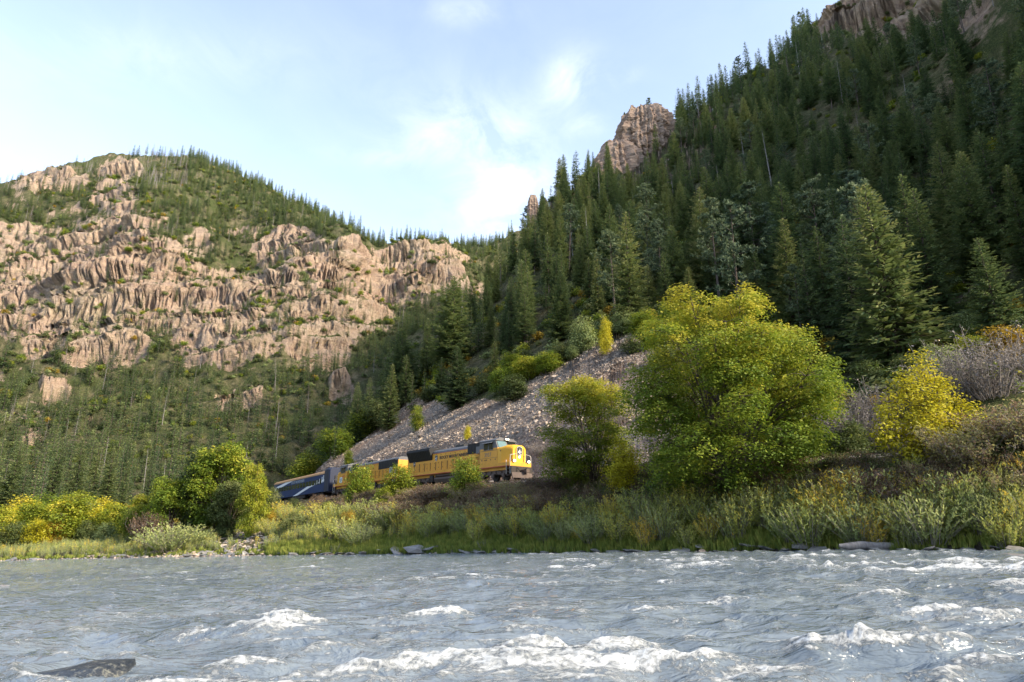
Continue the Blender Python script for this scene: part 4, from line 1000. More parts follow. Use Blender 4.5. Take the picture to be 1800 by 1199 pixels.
def broadleaf(lobes, nclus, per, leaf, seed=1, stems=3, base_r=.16, spread=.5, droop=.25, minsep=.55, tone_up=.35, hueN=0, flat=.55, rc=.55, yellow_top=0, twigs=True, W=.62, base_z=0, stemspread=.25, shell=2.6):
    """lobes: (cx, cy, cz, rx, ry, rz). limbs run from the foot into each lobe, twigs out to the leaf clusters"""
    g = np.random.default_rng(seed); lob = np.array(lobes, float); vol = lob[:, 3] * lob[:, 4] * lob[:, 5]; pr = vol ** .8 / (vol ** .8).sum()
    C, LB = [], []; tries = 0
    while len(C) < nclus and tries < nclus * 14:
        tries += 1; k = g.choice(len(lob), p=pr); d = unit(g.normal(0, 1, 3)); r = g.random() ** (1 / shell) * (1 + g.normal(0, .06))
        p = lob[k, :3] + d * lob[k, 3:] * r
        if p[2] < base_z + .25: continue
        if C and np.min(((np.array(C) - p) ** 2).sum(1)) < (minsep * g.uniform(.6, 1.1)) ** 2: continue
        C.append(p); LB.append(k)
    C = np.array(C); LB = np.array(LB)
    paths = []; feet = [np.array([g.normal(0, stemspread), g.normal(0, stemspread), 0]) for _ in range(stems)]
    limb = []
    for k in range(len(lob)):
        f = feet[k % stems]; c = lob[k, :3] + np.array([0, 0, lob[k, 5] * .35]); ts = np.linspace(0, 1, 8)
        wob = np.cumsum(g.normal(0, .045 * np.linalg.norm(c), (8, 3)), 0) * (ts * (1 - ts))[:, None] * 1.6
        pts = f + (c - f) * np.stack([ts ** 1.35, ts ** 1.35, ts ** .85], 1) + wob; pts[0, 2] = -.5
        limb.append(pts); paths.append((pts, np.linspace(base_r, base_r * .22, 8) * (0.7 + .3 * (k < stems))))
    if twigs:
        for c, k in zip(C, LB):
            P_ = limb[k]; d = np.linalg.norm(P_ - c, axis=1) + np.where(P_[:, 2] > c[2] + .2, 3, 0); i = int(np.argmin(d[1:])) + 1
            ts = np.linspace(0, 1, 4); a = P_[i]; mid = np.array([0, 0, .12 * np.linalg.norm(c - a)])
            paths.append((a + (c - a) * ts[:, None] + mid * (ts * (1 - ts) * 4)[:, None], np.linspace(.03, .008, 4) * (base_r / .16) ** .5))
    ctr = (lob[:, :3] * pr[:, None]).sum(0)
    n = len(C) * per; ci = np.repeat(np.arange(len(C)), per)
    out = unit(C - lob[LB, :3])[ci]
    off = g.normal(0, 1, (n, 3)) * np.array([rc, rc, rc * flat]); off[:, 2] -= droop * (off[:, 0] ** 2 + off[:, 1] ** 2) / rc
    pos = C[ci] + off
    nrm = unit(out * .55 + np.array([0, 0, .8]) + g.normal(0, .45, (n, 3)))
    d = unit(np.cross(nrm, g.normal(0, 1, (n, 3)))); d[:, 2] -= .25
    L = leaf * g.uniform(.65, 1.3, n)
    ct = g.normal(0, .16, len(C))[ci]
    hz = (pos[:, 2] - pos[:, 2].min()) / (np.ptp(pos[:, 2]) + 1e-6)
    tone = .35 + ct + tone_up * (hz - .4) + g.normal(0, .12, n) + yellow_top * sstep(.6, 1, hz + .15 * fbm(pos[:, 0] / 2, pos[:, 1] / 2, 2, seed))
    return tubes_np(paths, 5), rhombs(pos, d, L, L * W, nrm, np.clip(tone, 0, 1), .12)
def wand_bush(H=1.6, R0=.9, nst=60, leaves=16, leaf=.12, seed=1, curve=.35, W=.22, tone=.4, root=.35):
    """many upright stems with narrow leaves: willow, rabbit brush, tall weeds"""
    g = np.random.default_rng(seed); B, D_, L_, T_ = [], [], [], []; paths = []
    for k in range(nst):
        a = g.uniform(0, 6.28); r = g.random() ** .5; h = H * g.uniform(.6, 1.08) * (1 - .35 * r * r)
        f = np.array([math.cos(a), math.sin(a), 0]) * r * R0 * root; tip = np.array([math.cos(a), math.sin(a), 0]) * r * R0 + np.array([g.normal(0, .08), g.normal(0, .08), h])
        ts = np.linspace(0, 1, 5); pts = f + (tip - f) * np.stack([ts ** (1 + curve), ts ** (1 + curve), ts], 1)
        if k % 2 == 0: paths.append((pts, np.linspace(.012, .004, 5)))
        s = g.uniform(.12, 1.02, leaves); p = np.stack([np.interp(s, ts, pts[:, i]) for i in range(3)], 1)
        dd = unit(np.stack([g.normal(0, .55, leaves) + f[0], g.normal(0, .55, leaves) + f[1], np.abs(g.normal(.8, .35, leaves))], 1))
        B.append(p); D_.append(dd); L_.append(leaf * g.uniform(.7, 1.4, leaves)); T_.append(np.clip(tone + .25 * s + g.normal(0, .12, leaves) + g.normal(0, .10), 0, 1))
    B, D_, L_, T_ = map(np.concatenate, (B, D_, L_, T_))
    return tubes_np(paths, 3), rhombs(B, D_, L_, L_ * W, unit(g.normal(0, 1, B.shape) + [0, 0, .2]), T_)
def twig_bush(H=1.5, R0=1.2, nst=50, seed=1, leafy=0, leaf=.08, sub=5):
    g = np.random.default_rng(seed); paths = []; B = []
    for k in range(nst):
        a = g.uniform(0, 6.28); r = g.random() ** .5; f = np.array([math.cos(a), math.sin(a), 0]) * r * R0 * .4
        tip = np.array([math.cos(a) * r * R0, math.sin(a) * r * R0, H * g.uniform(.6, 1.1) * (1 - .3 * r)]); ts = np.linspace(0, 1, 5)
        pts = f + (tip - f) * ts[:, None] + np.cumsum(g.normal(0, .04, (5, 3)), 0); paths.append((pts, np.linspace(.018, .006, 5)))
        for _ in range(sub):
            i = g.integers(1, 5); q = pts[i]; e = q + unit(g.normal(0, 1, 3) + [0, 0, .9]) * g.uniform(.2, .5) * H * .45
            paths.append((np.array([q, (q + e) / 2 + g.normal(0, .02, 3), e]), np.array([.009, .007, .004]))); B.append(e); B.append((q + e) / 2)
    V, Fc = tubes_np(paths, 3); B = np.array(B)
    if leafy:
        n = len(B) * leafy; p = np.repeat(B, leafy, 0) + g.normal(0, .09, (n, 3)); d = unit(g.normal(0, 1, (n, 3))); L = leaf * g.uniform(.6, 1.4, n)
        return (V, Fc), rhombs(p, d, L, L * .6, unit(g.normal(0, 1, (n, 3)) + [0, 0, .5]), np.clip(g.normal(.45, .2, n), 0, 1))
    return (V, Fc), None
def tuft(H=.7, n=46, seed=1, R0=.28, w=.03, bend=.45):
    g = np.random.default_rng(seed); V, T, Fc = [], [], []; b = 0
    for k in range(n):
        a = g.uniform(0, 6.28); r = g.random() ** .6 * R0; h = H * g.uniform(.5, 1.1); f = np.array([math.cos(a) * r, math.sin(a) * r, -.03]); o = np.array([math.cos(a), math.sin(a), 0]) * h * bend * g.uniform(.2, 1)
        s = np.array([-math.sin(a + .6), math.cos(a + .6), 0]) * w; t = np.clip(g.normal(.4, .18), 0, 1)
        V += [f - s, f + s, f + o * .4 + [0, 0, h * .6] + s * .7, f + o * .4 + [0, 0, h * .6] - s * .7, f + o + [0, 0, h], f + o + [0, 0, h * .99]]; T += [t - .2, t - .2, t, t, t + .15, t + .15]
        Fc += [(b, b + 1, b + 2, b + 3), (b + 3, b + 2, b + 5, b + 4)]; b += 6
    return np.array(V), np.array(Fc), np.clip(np.array(T), 0, 1)
def stone(seed, sub=1, flat=.6):
    import bmesh
    g = np.random.default_rng(seed); bm = bmesh.new(); bmesh.ops.create_icosphere(bm, subdivisions=sub, radius=.5)
    for v in bm.verts: v.co = v.co * (1 + g.normal(0, .16))
    sc = g.uniform(.7, 1.3, 3); sc[2] *= flat
    for v in bm.verts: v.co = Vector((v.co.x * sc[0], v.co.y * sc[1], v.co.z * sc[2]))
    me = bpy.data.meshes.new('stone'); bm.to_mesh(me); bm.free(); return me

def crown_lobes(seed, W, z0, z1, n, rmin, rmax, depth=.8, belly=.45):
    """rounded masses of foliage set over the outside of a dome, with hollows between them"""
    g = np.random.default_rng(seed); out = []; H = z1 - z0; t = 0
    while len(out) < n and t < 4000:
        t += 1; u = g.random() ** .9; z = z0 + H * u; prof = (.84 + .16 * u / .35) if u < .35 else max(0, 1 - ((u - .35) / .70) ** 2.5) ** .5
        r = W / 2 * prof; a = g.uniform(0, 6.28); rr = g.uniform(rmin, rmax); k = g.uniform(.55, 1.0)
        c = np.array([math.cos(a) * max(r - rr * .75, 0) * k, math.sin(a) * max(r - rr * .75, 0) * k * depth, min(z, z1 - rr * .8)])
        if any(np.linalg.norm(c - np.array(o[:3])) < (rr + o[3]) * .52 for o in out): continue
        out.append((c[0], c[1], c[2], rr, rr * .95, rr * g.uniform(.6, .85)))
    return out
class Proto:
    """a plant with its parts: list of (name, mesh)"""
    def __init__(s, parts, height): s.parts = parts; s.h = height
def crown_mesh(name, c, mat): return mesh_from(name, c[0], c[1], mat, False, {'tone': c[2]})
def plant_proto(kind_parts, H): return Proto([(n, m) for n, m in kind_parts if m is not None], H)
def mk(trunk, crown, bark, leafm, H, tn='trunk', cn='crown'):
    ps = [(tn, mesh_from(tn, trunk[0], trunk[1], M[bark], True))]
    if crown is not None: ps.append((cn, crown_mesh(cn, crown, M[leafm])))
    return Proto(ps, H)
PR = {}
q = .5 if QUICK else 1
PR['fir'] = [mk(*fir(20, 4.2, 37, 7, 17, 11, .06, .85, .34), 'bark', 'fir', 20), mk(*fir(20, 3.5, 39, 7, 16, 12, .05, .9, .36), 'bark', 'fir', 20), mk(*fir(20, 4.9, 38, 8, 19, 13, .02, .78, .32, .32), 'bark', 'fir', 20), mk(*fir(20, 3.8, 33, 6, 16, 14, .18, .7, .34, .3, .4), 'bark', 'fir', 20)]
PR['pine'] = [mk(*pine(18, 3.3, 40, 21, .25), 'bark', 'pine', 18), mk(*pine(18, 2.9, 36, 22, .35), 'bark', 'pine', 18)]
PR['dead'] = [mk(*fir(18, 2.5, 26, 5, 6, 31, .15, .8, .16, .35, .5), 'grey_bark', 'dead', 18)]
PR['snag'] = [Proto([('trunk', mesh_from('trunk', *snag(16, 30, s_), M['grey_bark'], True))], 16) for s_ in (41, 42, 43)]
def fmesh(trunk, crown, bark, leafm, thin=1):
    """one mesh of both, for the far stand of trees"""
    V = np.concatenate([trunk[0], crown[0]]); Fc = np.concatenate([trunk[1], crown[1] + len(trunk[0])]); t = np.concatenate([np.zeros(len(trunk[0])), crown[2]])
    me = mesh_from('far_tree', V, Fc, [M[bark], M[leafm]], False, {'tone': t})
    mi = np.concatenate([np.zeros(len(trunk[1]), np.int32), np.ones(len(crown[1]), np.int32)]); me.polygons.foreach_set('material_index', mi); return me
def far_fir(seed, Rm=3.7, lv=18, nb=6, sp=5, **kw):
    t, c = fir(20, Rm, lv, nb, sp, seed, w=.62, **kw); g = np.random.default_rng(seed)
    zs = np.linspace(-1, 20, 5); t = tubes_np([(np.stack([zs * 0, zs * 0, zs], 1), .22 * np.clip(1.06 - zs / 20, .06, 2))], 5); return fmesh(t, c, 'bark', 'fir')
# ---------------------------------------------------------------- where things stand
def gz(x, y):
    z, _, _, _ = terrain(np.atleast_1d(np.asarray(x, float)), np.atleast_1d(np.asarray(y, float))); return z
def at(px, D, sink=0.1):
    """ground point at forward distance D that shows in column px"""
    x = (px - 900) * D / 1200.
    for _ in range(6):
        z = gz(x, D)[0]; x = (px - 900) / F * (D * CT + z * ST)
    return Vector((x, D, z - sink))
def set_down(name, proto, loc, scale, rotz, label=None, cat=None, group=None, tilt=(0, 0), sc3=None):
    s = sc3 if sc3 is not None else (scale,) * 3
    if len(proto.parts) == 1:
        o = link(name, proto.parts[0][1], None, loc, (tilt[0], tilt[1], rotz), s)
    else:
        o = link(name, None, None, loc, (tilt[0], tilt[1], rotz), s); o.empty_display_size = .5
        for pn, me in proto.parts: link(pn, me, o)
    tag(o, label, cat, group); return o
def scatter_stuff(name, meshes, pts, rot, scl, idx, mat=None, kind='stuff', parent=None, tilt=None):
    """one object whose node tree sets a copy of a mesh down on each of its points"""
    pc = bpy.data.collections.new(name + '_shapes')
    for i, me in enumerate(meshes):
        o = bpy.data.objects.new('%s_shape' % name, me); pc.objects.link(o)
    order = sorted(range(len(meshes)), key=lambda i: pc.objects[i].name)
    me = bpy.data.meshes.new(name); pts = np.asarray(pts, np.float32)
    me.vertices.add(len(pts)); me.vertices.foreach_set('co', pts.ravel())
    a = me.attributes.new('scl', 'FLOAT', 'POINT'); a.data.foreach_set('value', np.asarray(scl, np.float32))
    a = me.attributes.new('idx', 'INT', 'POINT'); a.data.foreach_set('value', np.asarray(idx, np.int32))
    R3 = np.zeros((len(pts), 3), np.float32); R3[:, 2] = rot
    if tilt is not None: R3[:, :2] = tilt
    a = me.attributes.new('rot3', 'FLOAT_VECTOR', 'POINT'); a.data.foreach_set('vector', R3.ravel())
    o = link(name, me, parent)
    ng = bpy.data.node_groups.new(name + '_nodes', 'GeometryNodeTree')
    ng.interface.new_socket('Geometry', in_out='INPUT', socket_type='NodeSocketGeometry'); ng.interface.new_socket('Geometry', in_out='OUTPUT', socket_type='NodeSocketGeometry')
    gi = ng.nodes.new('NodeGroupInput'); go = ng.nodes.new('NodeGroupOutput'); L = ng.links
    ci = ng.nodes.new('GeometryNodeCollectionInfo'); ci.inputs['Collection'].default_value = pc; ci.inputs['Separate Children'].default_value = True; ci.inputs['Reset Children'].default_value = True
    ip = ng.nodes.new('GeometryNodeInstanceOnPoints'); ip.inputs['Pick Instance'].default_value = True
    def named(nm, t):
        n = ng.nodes.new('GeometryNodeInputNamedAttribute'); n.data_type = t; n.inputs['Name'].default_value = nm; return n.outputs['Attribute']
    L.new(gi.outputs[0], ip.inputs['Points']); L.new(ci.outputs[0], ip.inputs['Instance']); L.new(named('idx', 'INT'), ip.inputs['Instance Index'])
    L.new(named('rot3', 'FLOAT_VECTOR'), ip.inputs['Rotation']); L.new(named('scl', 'FLOAT'), ip.inputs['Scale']); L.new(ip.outputs[0], go.inputs[0])
    md = o.modifiers.new('scatter', 'NODES'); md.node_group = ng
    if kind: o['kind'] = kind
    return o
# horizon table: how far up the land hides things, per direction and distance
HA = np.radians(np.linspace(-50, 50, 401)); HR = np.exp(np.linspace(np.log(20), np.log(1100), 420))
_hx = np.sin(HA)[:, None] * HR; _hy = np.cos(HA)[:, None] * HR
HZ = terrain(_hx, _hy)[0]; HEL = np.maximum.accumulate(HZ / HR, axis=1)
def clear_by(x, y, ztop):
    a = np.arctan2(x, y); r = np.hypot(x, y)
    i = np.clip(np.round((a - HA[0]) / (HA[1] - HA[0])).astype(int), 0, len(HA) - 1)
    j = np.clip(np.searchsorted(HR, r) - 2, 0, len(HR) - 1)
    return ztop / r - HEL[i, j]

# forest cover over the slopes, as the photograph shows it: (px, py, rx, ry, density)
def cover(px, py, x, y, r, cliff, slope):
    d = np.zeros_like(px)
    right = inpoly(px, py, [(880, 370), (1010, 270), (1190, 150), (1320, 90), (1450, 40), (2400, -700), (2400, 760), (1800, 560), (1700, 520), (1640, 640), (1480, 640), (1200, 560), (1130, 575), (1060, 590), (980, 600), (900, 640), (850, 660), (830, 690), (760, 705), (720, 690), (600, 790), (500, 845), (480, 830), (640, 650), (780, 520), (860, 430)])
    right = right & (r < 480)
    d = np.where(right, np.clip(.85 + 1.5 * fbm(x / 22, y / 22, 3, 207), .12, 1.0), d)
    low = (px < 760) & (py > 560) & ~right & (r > 150)
    n = fbm(x / 28, y / 28, 3, 201)
    d = np.where(low, np.clip(1.0 + 1.2 * n, .15, 1.2) * sstep(590, 680, py + 60 * n), d)
    top = (r > 330) & (px < 900) & (py < 470) & ~right
    d = np.where(top, np.maximum(d, np.clip(.9 + 1.1 * n, .1, 1.1)), d)
    mid = (r > 330) & (px < 900) & (py >= 400) & (py < 680) & ~right
    d = np.where(mid, np.maximum(d, np.clip(.6 + 1.8 * fbm(x / 30, y / 30, 2, 203), .12, 1.2)), d)
    d = d * (1 - np.clip(cliff * 1.0 - .2, 0, .66) * np.where(r > 300, 1, .9))
    d = d * (1 - .8 * sstep(.50, .72, slope))
    d = np.where(zone(px, py, [(1125, 290, 55, 75, 1), (945, 360, 25, 30, 1), (1540, 30, 150, 55, .8), (1690, 550, 60, 60, 1), (1060, 560, 60, 30, 1.)]) > .5, d * .12, d)
    return d
def tree_candidates(seed=5):
    g = np.random.default_rng(seed); out = []
    for r0, r1, sp in ((55, 200, 4.7), (200, 420, 4.9), (420, 820, 4.9)):
        n = int((r1 ** 2 - r0 ** 2) * math.pi * (92 / 360.) / sp ** 2)
        r = np.sqrt(g.uniform(r0 ** 2, r1 ** 2, n)); a = np.radians(g.uniform(-46, 46, n)); x = np.sin(a) * r; y = np.cos(a) * r
        z, cl, dt, db = terrain(x, y); e = 2.0
        sx = (terrain(x + e, y)[0] - z) / e; sy = (terrain(x, y + e)[0] - z) / e; slope = 1 - 1 / np.sqrt(1 + sx * sx + sy * sy)
        px, py = proj(x, y, z); dens = cover(px, py, x, y, r, cl, slope)
        keep = (g.random(n) < dens) & ((dt > 12) | ((dt < -14) & (y > 128))) & (z > 1.5) & (px > -120) & (px < 1920) & (clear_by(x, y, z + 12) > 0)
        out.append(np.stack([x, y, z, px, py, r, cl, g.random(n), slope], 1)[keep])
    return np.concatenate(out)

def hit(px, py, D0=35., D1=600.):
    """the ground seen at a pixel of the photograph, found along the sight line"""
    D = np.exp(np.linspace(math.log(D0), math.log(D1), 900)); q = P(px, py, 1.0); z = terrain(D * q[0], D)[0]
    k = np.argmax(z >= D * q[2] - .05)
    if not z[k] >= D[k] * q[2] - .05: k = int(np.argmax((z - D * q[2]) / D))
    return Vector((D[k] * q[0], D[k], z[k] - .12))
def tall_as(v, py_top):
    q = P(900, py_top, v.y); return max(.6, q[2] - v.z)
# ---------------------------------------------------------------- conifers
CAND = tree_candidates()
# thin out trees that crowd each other
def thin(P_, mind, g):
    order = g.permutation(len(P_)); cell = {}; keep = []
    for i in order:
        x, y = P_[i, 0], P_[i, 1]; m = mind[i]; cx, cy = int(x // 4), int(y // 4); ok = True
        for a in (cx - 1, cx, cx + 1):
            for b in (cy - 1, cy, cy + 1):
                for j in cell.get((a, b), ()):
                    if (P_[j, 0] - x) ** 2 + (P_[j, 1] - y) ** 2 < m * m: ok = False; break
                if not ok: break
            if not ok: break
        if ok: cell.setdefault((cx, cy), []).append(i); keep.append(i)
    return P_[keep]
g0 = np.random.default_rng(9)
CAND = thin(CAND, 2.3 + 1.4 * g0.random(len(CAND)), g0)
X_, Y_, Z_, PX_, PY_, R_, CL_, U_, SL_ = CAND.T
# heights: tall on the moist right slope, small and sparse on the dry heights
Ht = np.where(PX_ > 880, 9 + 15 * U_ ** 1.3, 7.5 + 10 * U_ ** 1.2)
Ht = np.where((R_ < 150) & (PX_ > 1200), 12 + 14 * U_, Ht)
Ht = np.where((R_ > 420) & (PX_ < 900), 8.5 + 10 * U_, Ht); Ht *= 1 - .35 * np.clip(CL_, 0, 1)
Ht = Ht * np.where(R_ < 90, .8, 1.0)
KIND = g0.random(len(CAND))
kind = np.where(KIND < .035, 3, np.where(KIND < .055, 2, np.where((KIND < .13) & (PX_ > 900), 1, 0)))    # 0 fir 1 pine 2 dry fir 3 snag
kind = np.where((kind >= 2) & (R_ < 190), 0, kind)
burnt = (PY_ < 330) & (PX_ < 330) & (R_ > 400)
kind = np.where(burnt & (KIND < .78), np.where(KIND < .5, 3, 2), kind)
FIXED = [  # px, py of foot, py of top, kind, proto, label : the big trees one can pick out
    (1590, 668, 318, 0, 2, 'tallest dark conifer above the yellow maple, with broad drooping boughs'),
    (1515, 655, 385, 0, 0, 'dark conifer close behind the right shoulder of the big green tree'),
    (1655, 600, 330, 0, 1, 'dark conifer on the right of the tallest one above the yellow maple'),
    (1460, 600, 400, 0, 0, 'conifer rising just above the right shoulder of the big green tree'),
    (1143, 510, 372, 1, 0, 'blue grey open pine with a bare lower trunk above the scree'),
    (1335, 525, 325, 1, 1, 'tall greyish pine above the crown of the big green tree'),
    (1212, 560, 470, 0, 2, 'small green fir in the clearing left of the big tree top'),
    (795, 645, 488, 0, 0, 'tall dark fir standing highest on the spur above the train'),
    (710, 705, 578, 0, 2, 'broad dark fir on the spur left of the tallest one'),
    (806, 716, 610, 0, 2, 'full dark fir alone on the bare scree, right one of a pair'),
    (775, 698, 628, 0, 0, 'smaller dark fir alone on the bare scree, left one of a pair'),
    (750, 665, 560, 0, 1, 'narrow dark fir between the two big firs on the spur'),
    (868, 672, 600, 0, 3, 'thin open fir beside the shrubs right of the lone pair'),
    (1690, 480, 250, 0, 0, 'tall conifer with clear trunk at the edge of the pale clearing'),
    (1775, 640, 420, 0, 2, 'dark bushy conifer at the right edge beyond the pale clearing'),
    (1245, 525, 350, 0, 0, 'fir with clear trunk just left above the big green tree'),
    (985, 600, 478, 0, 2, 'fir above the dense shrubs at the top of the scree'),
    (1075, 545, 450, 0, 2, 'dense fir above the slim yellow tree'),
    (1290, 560, 440, 0, 1, 'narrow fir directly behind the top of the big green tree'),
]
fx = []
for px, pf, pt, k, pi_, lab in FIXED:
    v = hit(px, pf, 35., 200.); fx.append((v.x, v.y, v.z, min(32., tall_as(v, pt)), k, pi_, lab)); print('FIX', px, round(v.y), round(fx[-1][3], 1))
FX = np.array([(a[0], a[1]) for a in fx])
dmin = np.sqrt(((CAND[:, None, :2] - FX[None]) ** 2).sum(-1)).min(1)
ok = dmin > 3.0
ok &= ~((R_ < 175) & inpoly(PX_, PY_, [(748, 640), (860, 625), (900, 700), (760, 730)]))
# trees of the clearing round the lone pair are kept off
X_, Y_, Z_, PX_, PY_, R_, CL_, U_, Ht, kind = [q_[ok] for q_ in (X_, Y_, Z_, PX_, PY_, R_, CL_, U_, Ht, kind)]
size = Ht / R_
NAMES = {0: ('fir_tree', 'fir', 'conifer'), 1: ('pine_tree', 'pine', 'pine tree'), 2: ('dry_fir_tree', 'dead', 'dead conifer'), 3: ('dead_tree', 'snag', 'dead tree')}
gg = random.Random(11)
for x, y, z, h, k, pi_, lab in fx:
    nm, pk, cat = NAMES[k]; pr = PR[pk][pi_ % len(PR[pk])]; wf = 1.75 if 'spur' in lab and 'narrow' not in lab else 1.45 if 'scree, ' in lab else 1.18
    set_down(nm, pr, (x, y, z), h / pr.h, gg.uniform(0, 6.28), lab, cat, 'conifers on the right-hand slope', sc3=(h / pr.h * wf,) * 2 + (h / pr.h,))
def region(px, py, r):
    if px > 1480: 
        return 'upper right' if py < 300 else ('right' )
    if px > 1190: return 'ridge' if py < 260 else 'middle'
    if px > 880: return 'crag' if py < 420 else 'scree'
    if r < 260: return 'spur'
    if py < 380: return 'top'
    return 'far1' if px < 280 else 'far2' if px < 560 else 'far3'
REG_LAB = {'upper right': 'near the top right corner', 'right': 'by the right edge', 'ridge': 'near the skyline right of the crag', 'middle': 'above the big green tree', 'crag': 'below the rock crag', 'scree': 'above the scree', 'spur': 'on the spur above the coach', 'top': 'on top of the far mountain', 'far1': 'under the left end of the far cliffs', 'far2': 'under the middle of the far cliffs', 'far3': 'in the side valley behind the spur'}
KL = {0: 'dark green fir', 1: 'grey green open pine', 2: 'brown dried-out fir', 3: 'bare grey dead trunk'}
order = np.argsort(-size); quota = {0: 284, 1: 60, 2: 60, 3: 90}; taken = np.zeros(len(order), bool); cnt = {k: 0 for k in quota}
for i in order:
    k = int(kind[i]); cnt.setdefault(k, 0)
    if cnt[k] >= quota[k]: continue
    cnt[k] += 1; taken[i] = True
    nm, pk, cat = NAMES[k]; pr = PR[pk][gg.randrange(len(PR[pk]))]; s = Ht[i] / pr.h; rg = region(PX_[i], PY_[i], R_[i])
    wd = gg.uniform(.85, 1.2); pi = PR[pk].index(pr); hs = ('tall' if Ht[i] > 21 else 'mid-sized' if Ht[i] > 16 else 'short') if k < 2 else ''
    look = (hs + ' ' + (('full', 'narrow', 'broad drooping', 'sparse open')[pi % 4] if k == 0 else '')).strip()
    set_down(nm, pr, (X_[i], Y_[i], Z_[i] - .2), s, gg.uniform(0, 6.28), (look + ' ' + KL[k] + ' ' + REG_LAB[rg]).strip(), cat, '%ss %s' % (KL[k], REG_LAB[rg]), (gg.gauss(0, .02), gg.gauss(0, .02)), (s * wd, s * wd, s))
rest = ~taken
FAR = [far_fir(51), far_fir(52, 3.1, 20), far_fir(53, 4.3, 17, 6, 5), far_fir(54, 3.0, 17, 5, 5, base=.16)]
deadt, deadc = fir(18, 2.3, 16, 4, 3, 56, .15, .8, .2, .35, .5); FARD = [fmesh(tubes_np([(np.array([[0, 0, z_] for z_ in (-1, 6, 12, 18.)]), [.2, .15, .09, .02])], 4), deadc, 'grey_bark', 'dead')]
FARS = [mesh_from('far_snag', *snag(16, 12, s_, 1.8), M['grey_bark'], False) for s_ in (57, 58)]
FARP = [PR['pine'][0]]
def rest_of(k): return rest & (kind == k)
for k, nm, shapes, lab, hh in ((0, 'fir_forest', FAR, 'dark green fir forest covering the slopes beyond the nearest trees', 20.), (2, 'dry_fir_stand', FARD, 'brown dried-out firs scattered through the far forest', 18.), (3, 'dead_tree_stand', FARS, 'bare grey and pinkish dead trunks scattered along the far mountain top', 16.)):
    m = rest_of(k) | ((kind == 1) & rest if k == 0 else False)
    n = int(m.sum())
    if n == 0: continue
    o = scatter_stuff(nm, shapes, np.stack([X_[m], Y_[m], Z_[m] - .2], 1), g0.uniform(0, 6.28, n), Ht[m] / hh, g0.integers(0, len(shapes), n)); tag(o, lab, 'forest' if k == 0 else 'dead trees')
print('TREES', len(X_), cnt, [int(rest_of(k).sum()) for k in range(4)])
# ---------------------------------------------------------------- broadleaved trees, shrubs, grass, stones
def bl(name_seed, lobes, nclus, per, leaf, mat, H, bark='bark', **kw):
    t, c = broadleaf(lobes, nclus, per, leaf, name_seed, **kw); return mk(t, c, bark, mat, H)
QF = .35 if QUICK else 1.0
# the big tree between river and track
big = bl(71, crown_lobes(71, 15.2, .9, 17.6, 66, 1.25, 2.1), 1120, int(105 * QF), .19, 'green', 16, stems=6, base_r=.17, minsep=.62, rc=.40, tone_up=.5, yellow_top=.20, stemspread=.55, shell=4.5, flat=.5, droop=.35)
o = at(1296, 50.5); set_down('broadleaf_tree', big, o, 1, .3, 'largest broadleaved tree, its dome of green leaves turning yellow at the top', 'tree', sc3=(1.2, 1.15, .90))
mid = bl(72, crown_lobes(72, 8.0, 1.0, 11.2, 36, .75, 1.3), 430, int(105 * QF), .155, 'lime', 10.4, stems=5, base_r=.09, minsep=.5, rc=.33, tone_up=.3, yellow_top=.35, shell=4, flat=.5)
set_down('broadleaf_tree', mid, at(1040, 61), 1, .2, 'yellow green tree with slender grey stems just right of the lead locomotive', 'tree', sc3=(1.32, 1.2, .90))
side = bl(73, [(0, 0, 3.6, 1.5, 1.3, 1.9), (.8, 0, 2.2, 1.4, 1.2, 1.3), (-.9, 0, 2.2, 1.2, 1.1, 1.2)], 80, int(80 * QF), .18, 'yellow', 5.2, stems=3, base_r=.05, minsep=.5, rc=.34)
yel = bl(74, [(0.2, 0, 5.3, .5, .6, 1.2), (-.9, 0, 4.2, .6, .7, 1.1), (1.1, .1, 4.0, .6, .7, 1.1), (-1.8, 0, 3.3, .6, .7, 1.0), (2.0, 0, 3.0, .7, .7, .9), (-2.3, 0, 2.0, .7, .8, .8), (2.6, 0, 2.1, .6, .7, .7), (.1, -.3, 3.2, 1.0, .9, 1.2), (-.9, -.4, 2.2, 1.0, .9, .9), (1.0, -.4, 1.9, 1.0, .9, .8), (-.4, 0, 1.0, 1.2, .9, .5), (.9, 0, 4.9, .4, .4, .8)], 190, int(52 * QF), .16, 'yellow', 6.4, stems=6, base_r=.045, minsep=.42, rc=.24, tone_up=.2, stemspread=.2, shell=3.5, flat=.8)
set_down('maple_tree', yel, at(1643, 43.0), 1.0, .0, 'bright yellow maple standing by the track, right of the big green tree', 'tree', sc3=(1.26, 1.2, 1.2))
set_down('broadleaf_tree', side, at(1096, 57), .92, 1.0, 'small bright yellow tree at the foot of the yellow green one, beside the grass', 'tree')
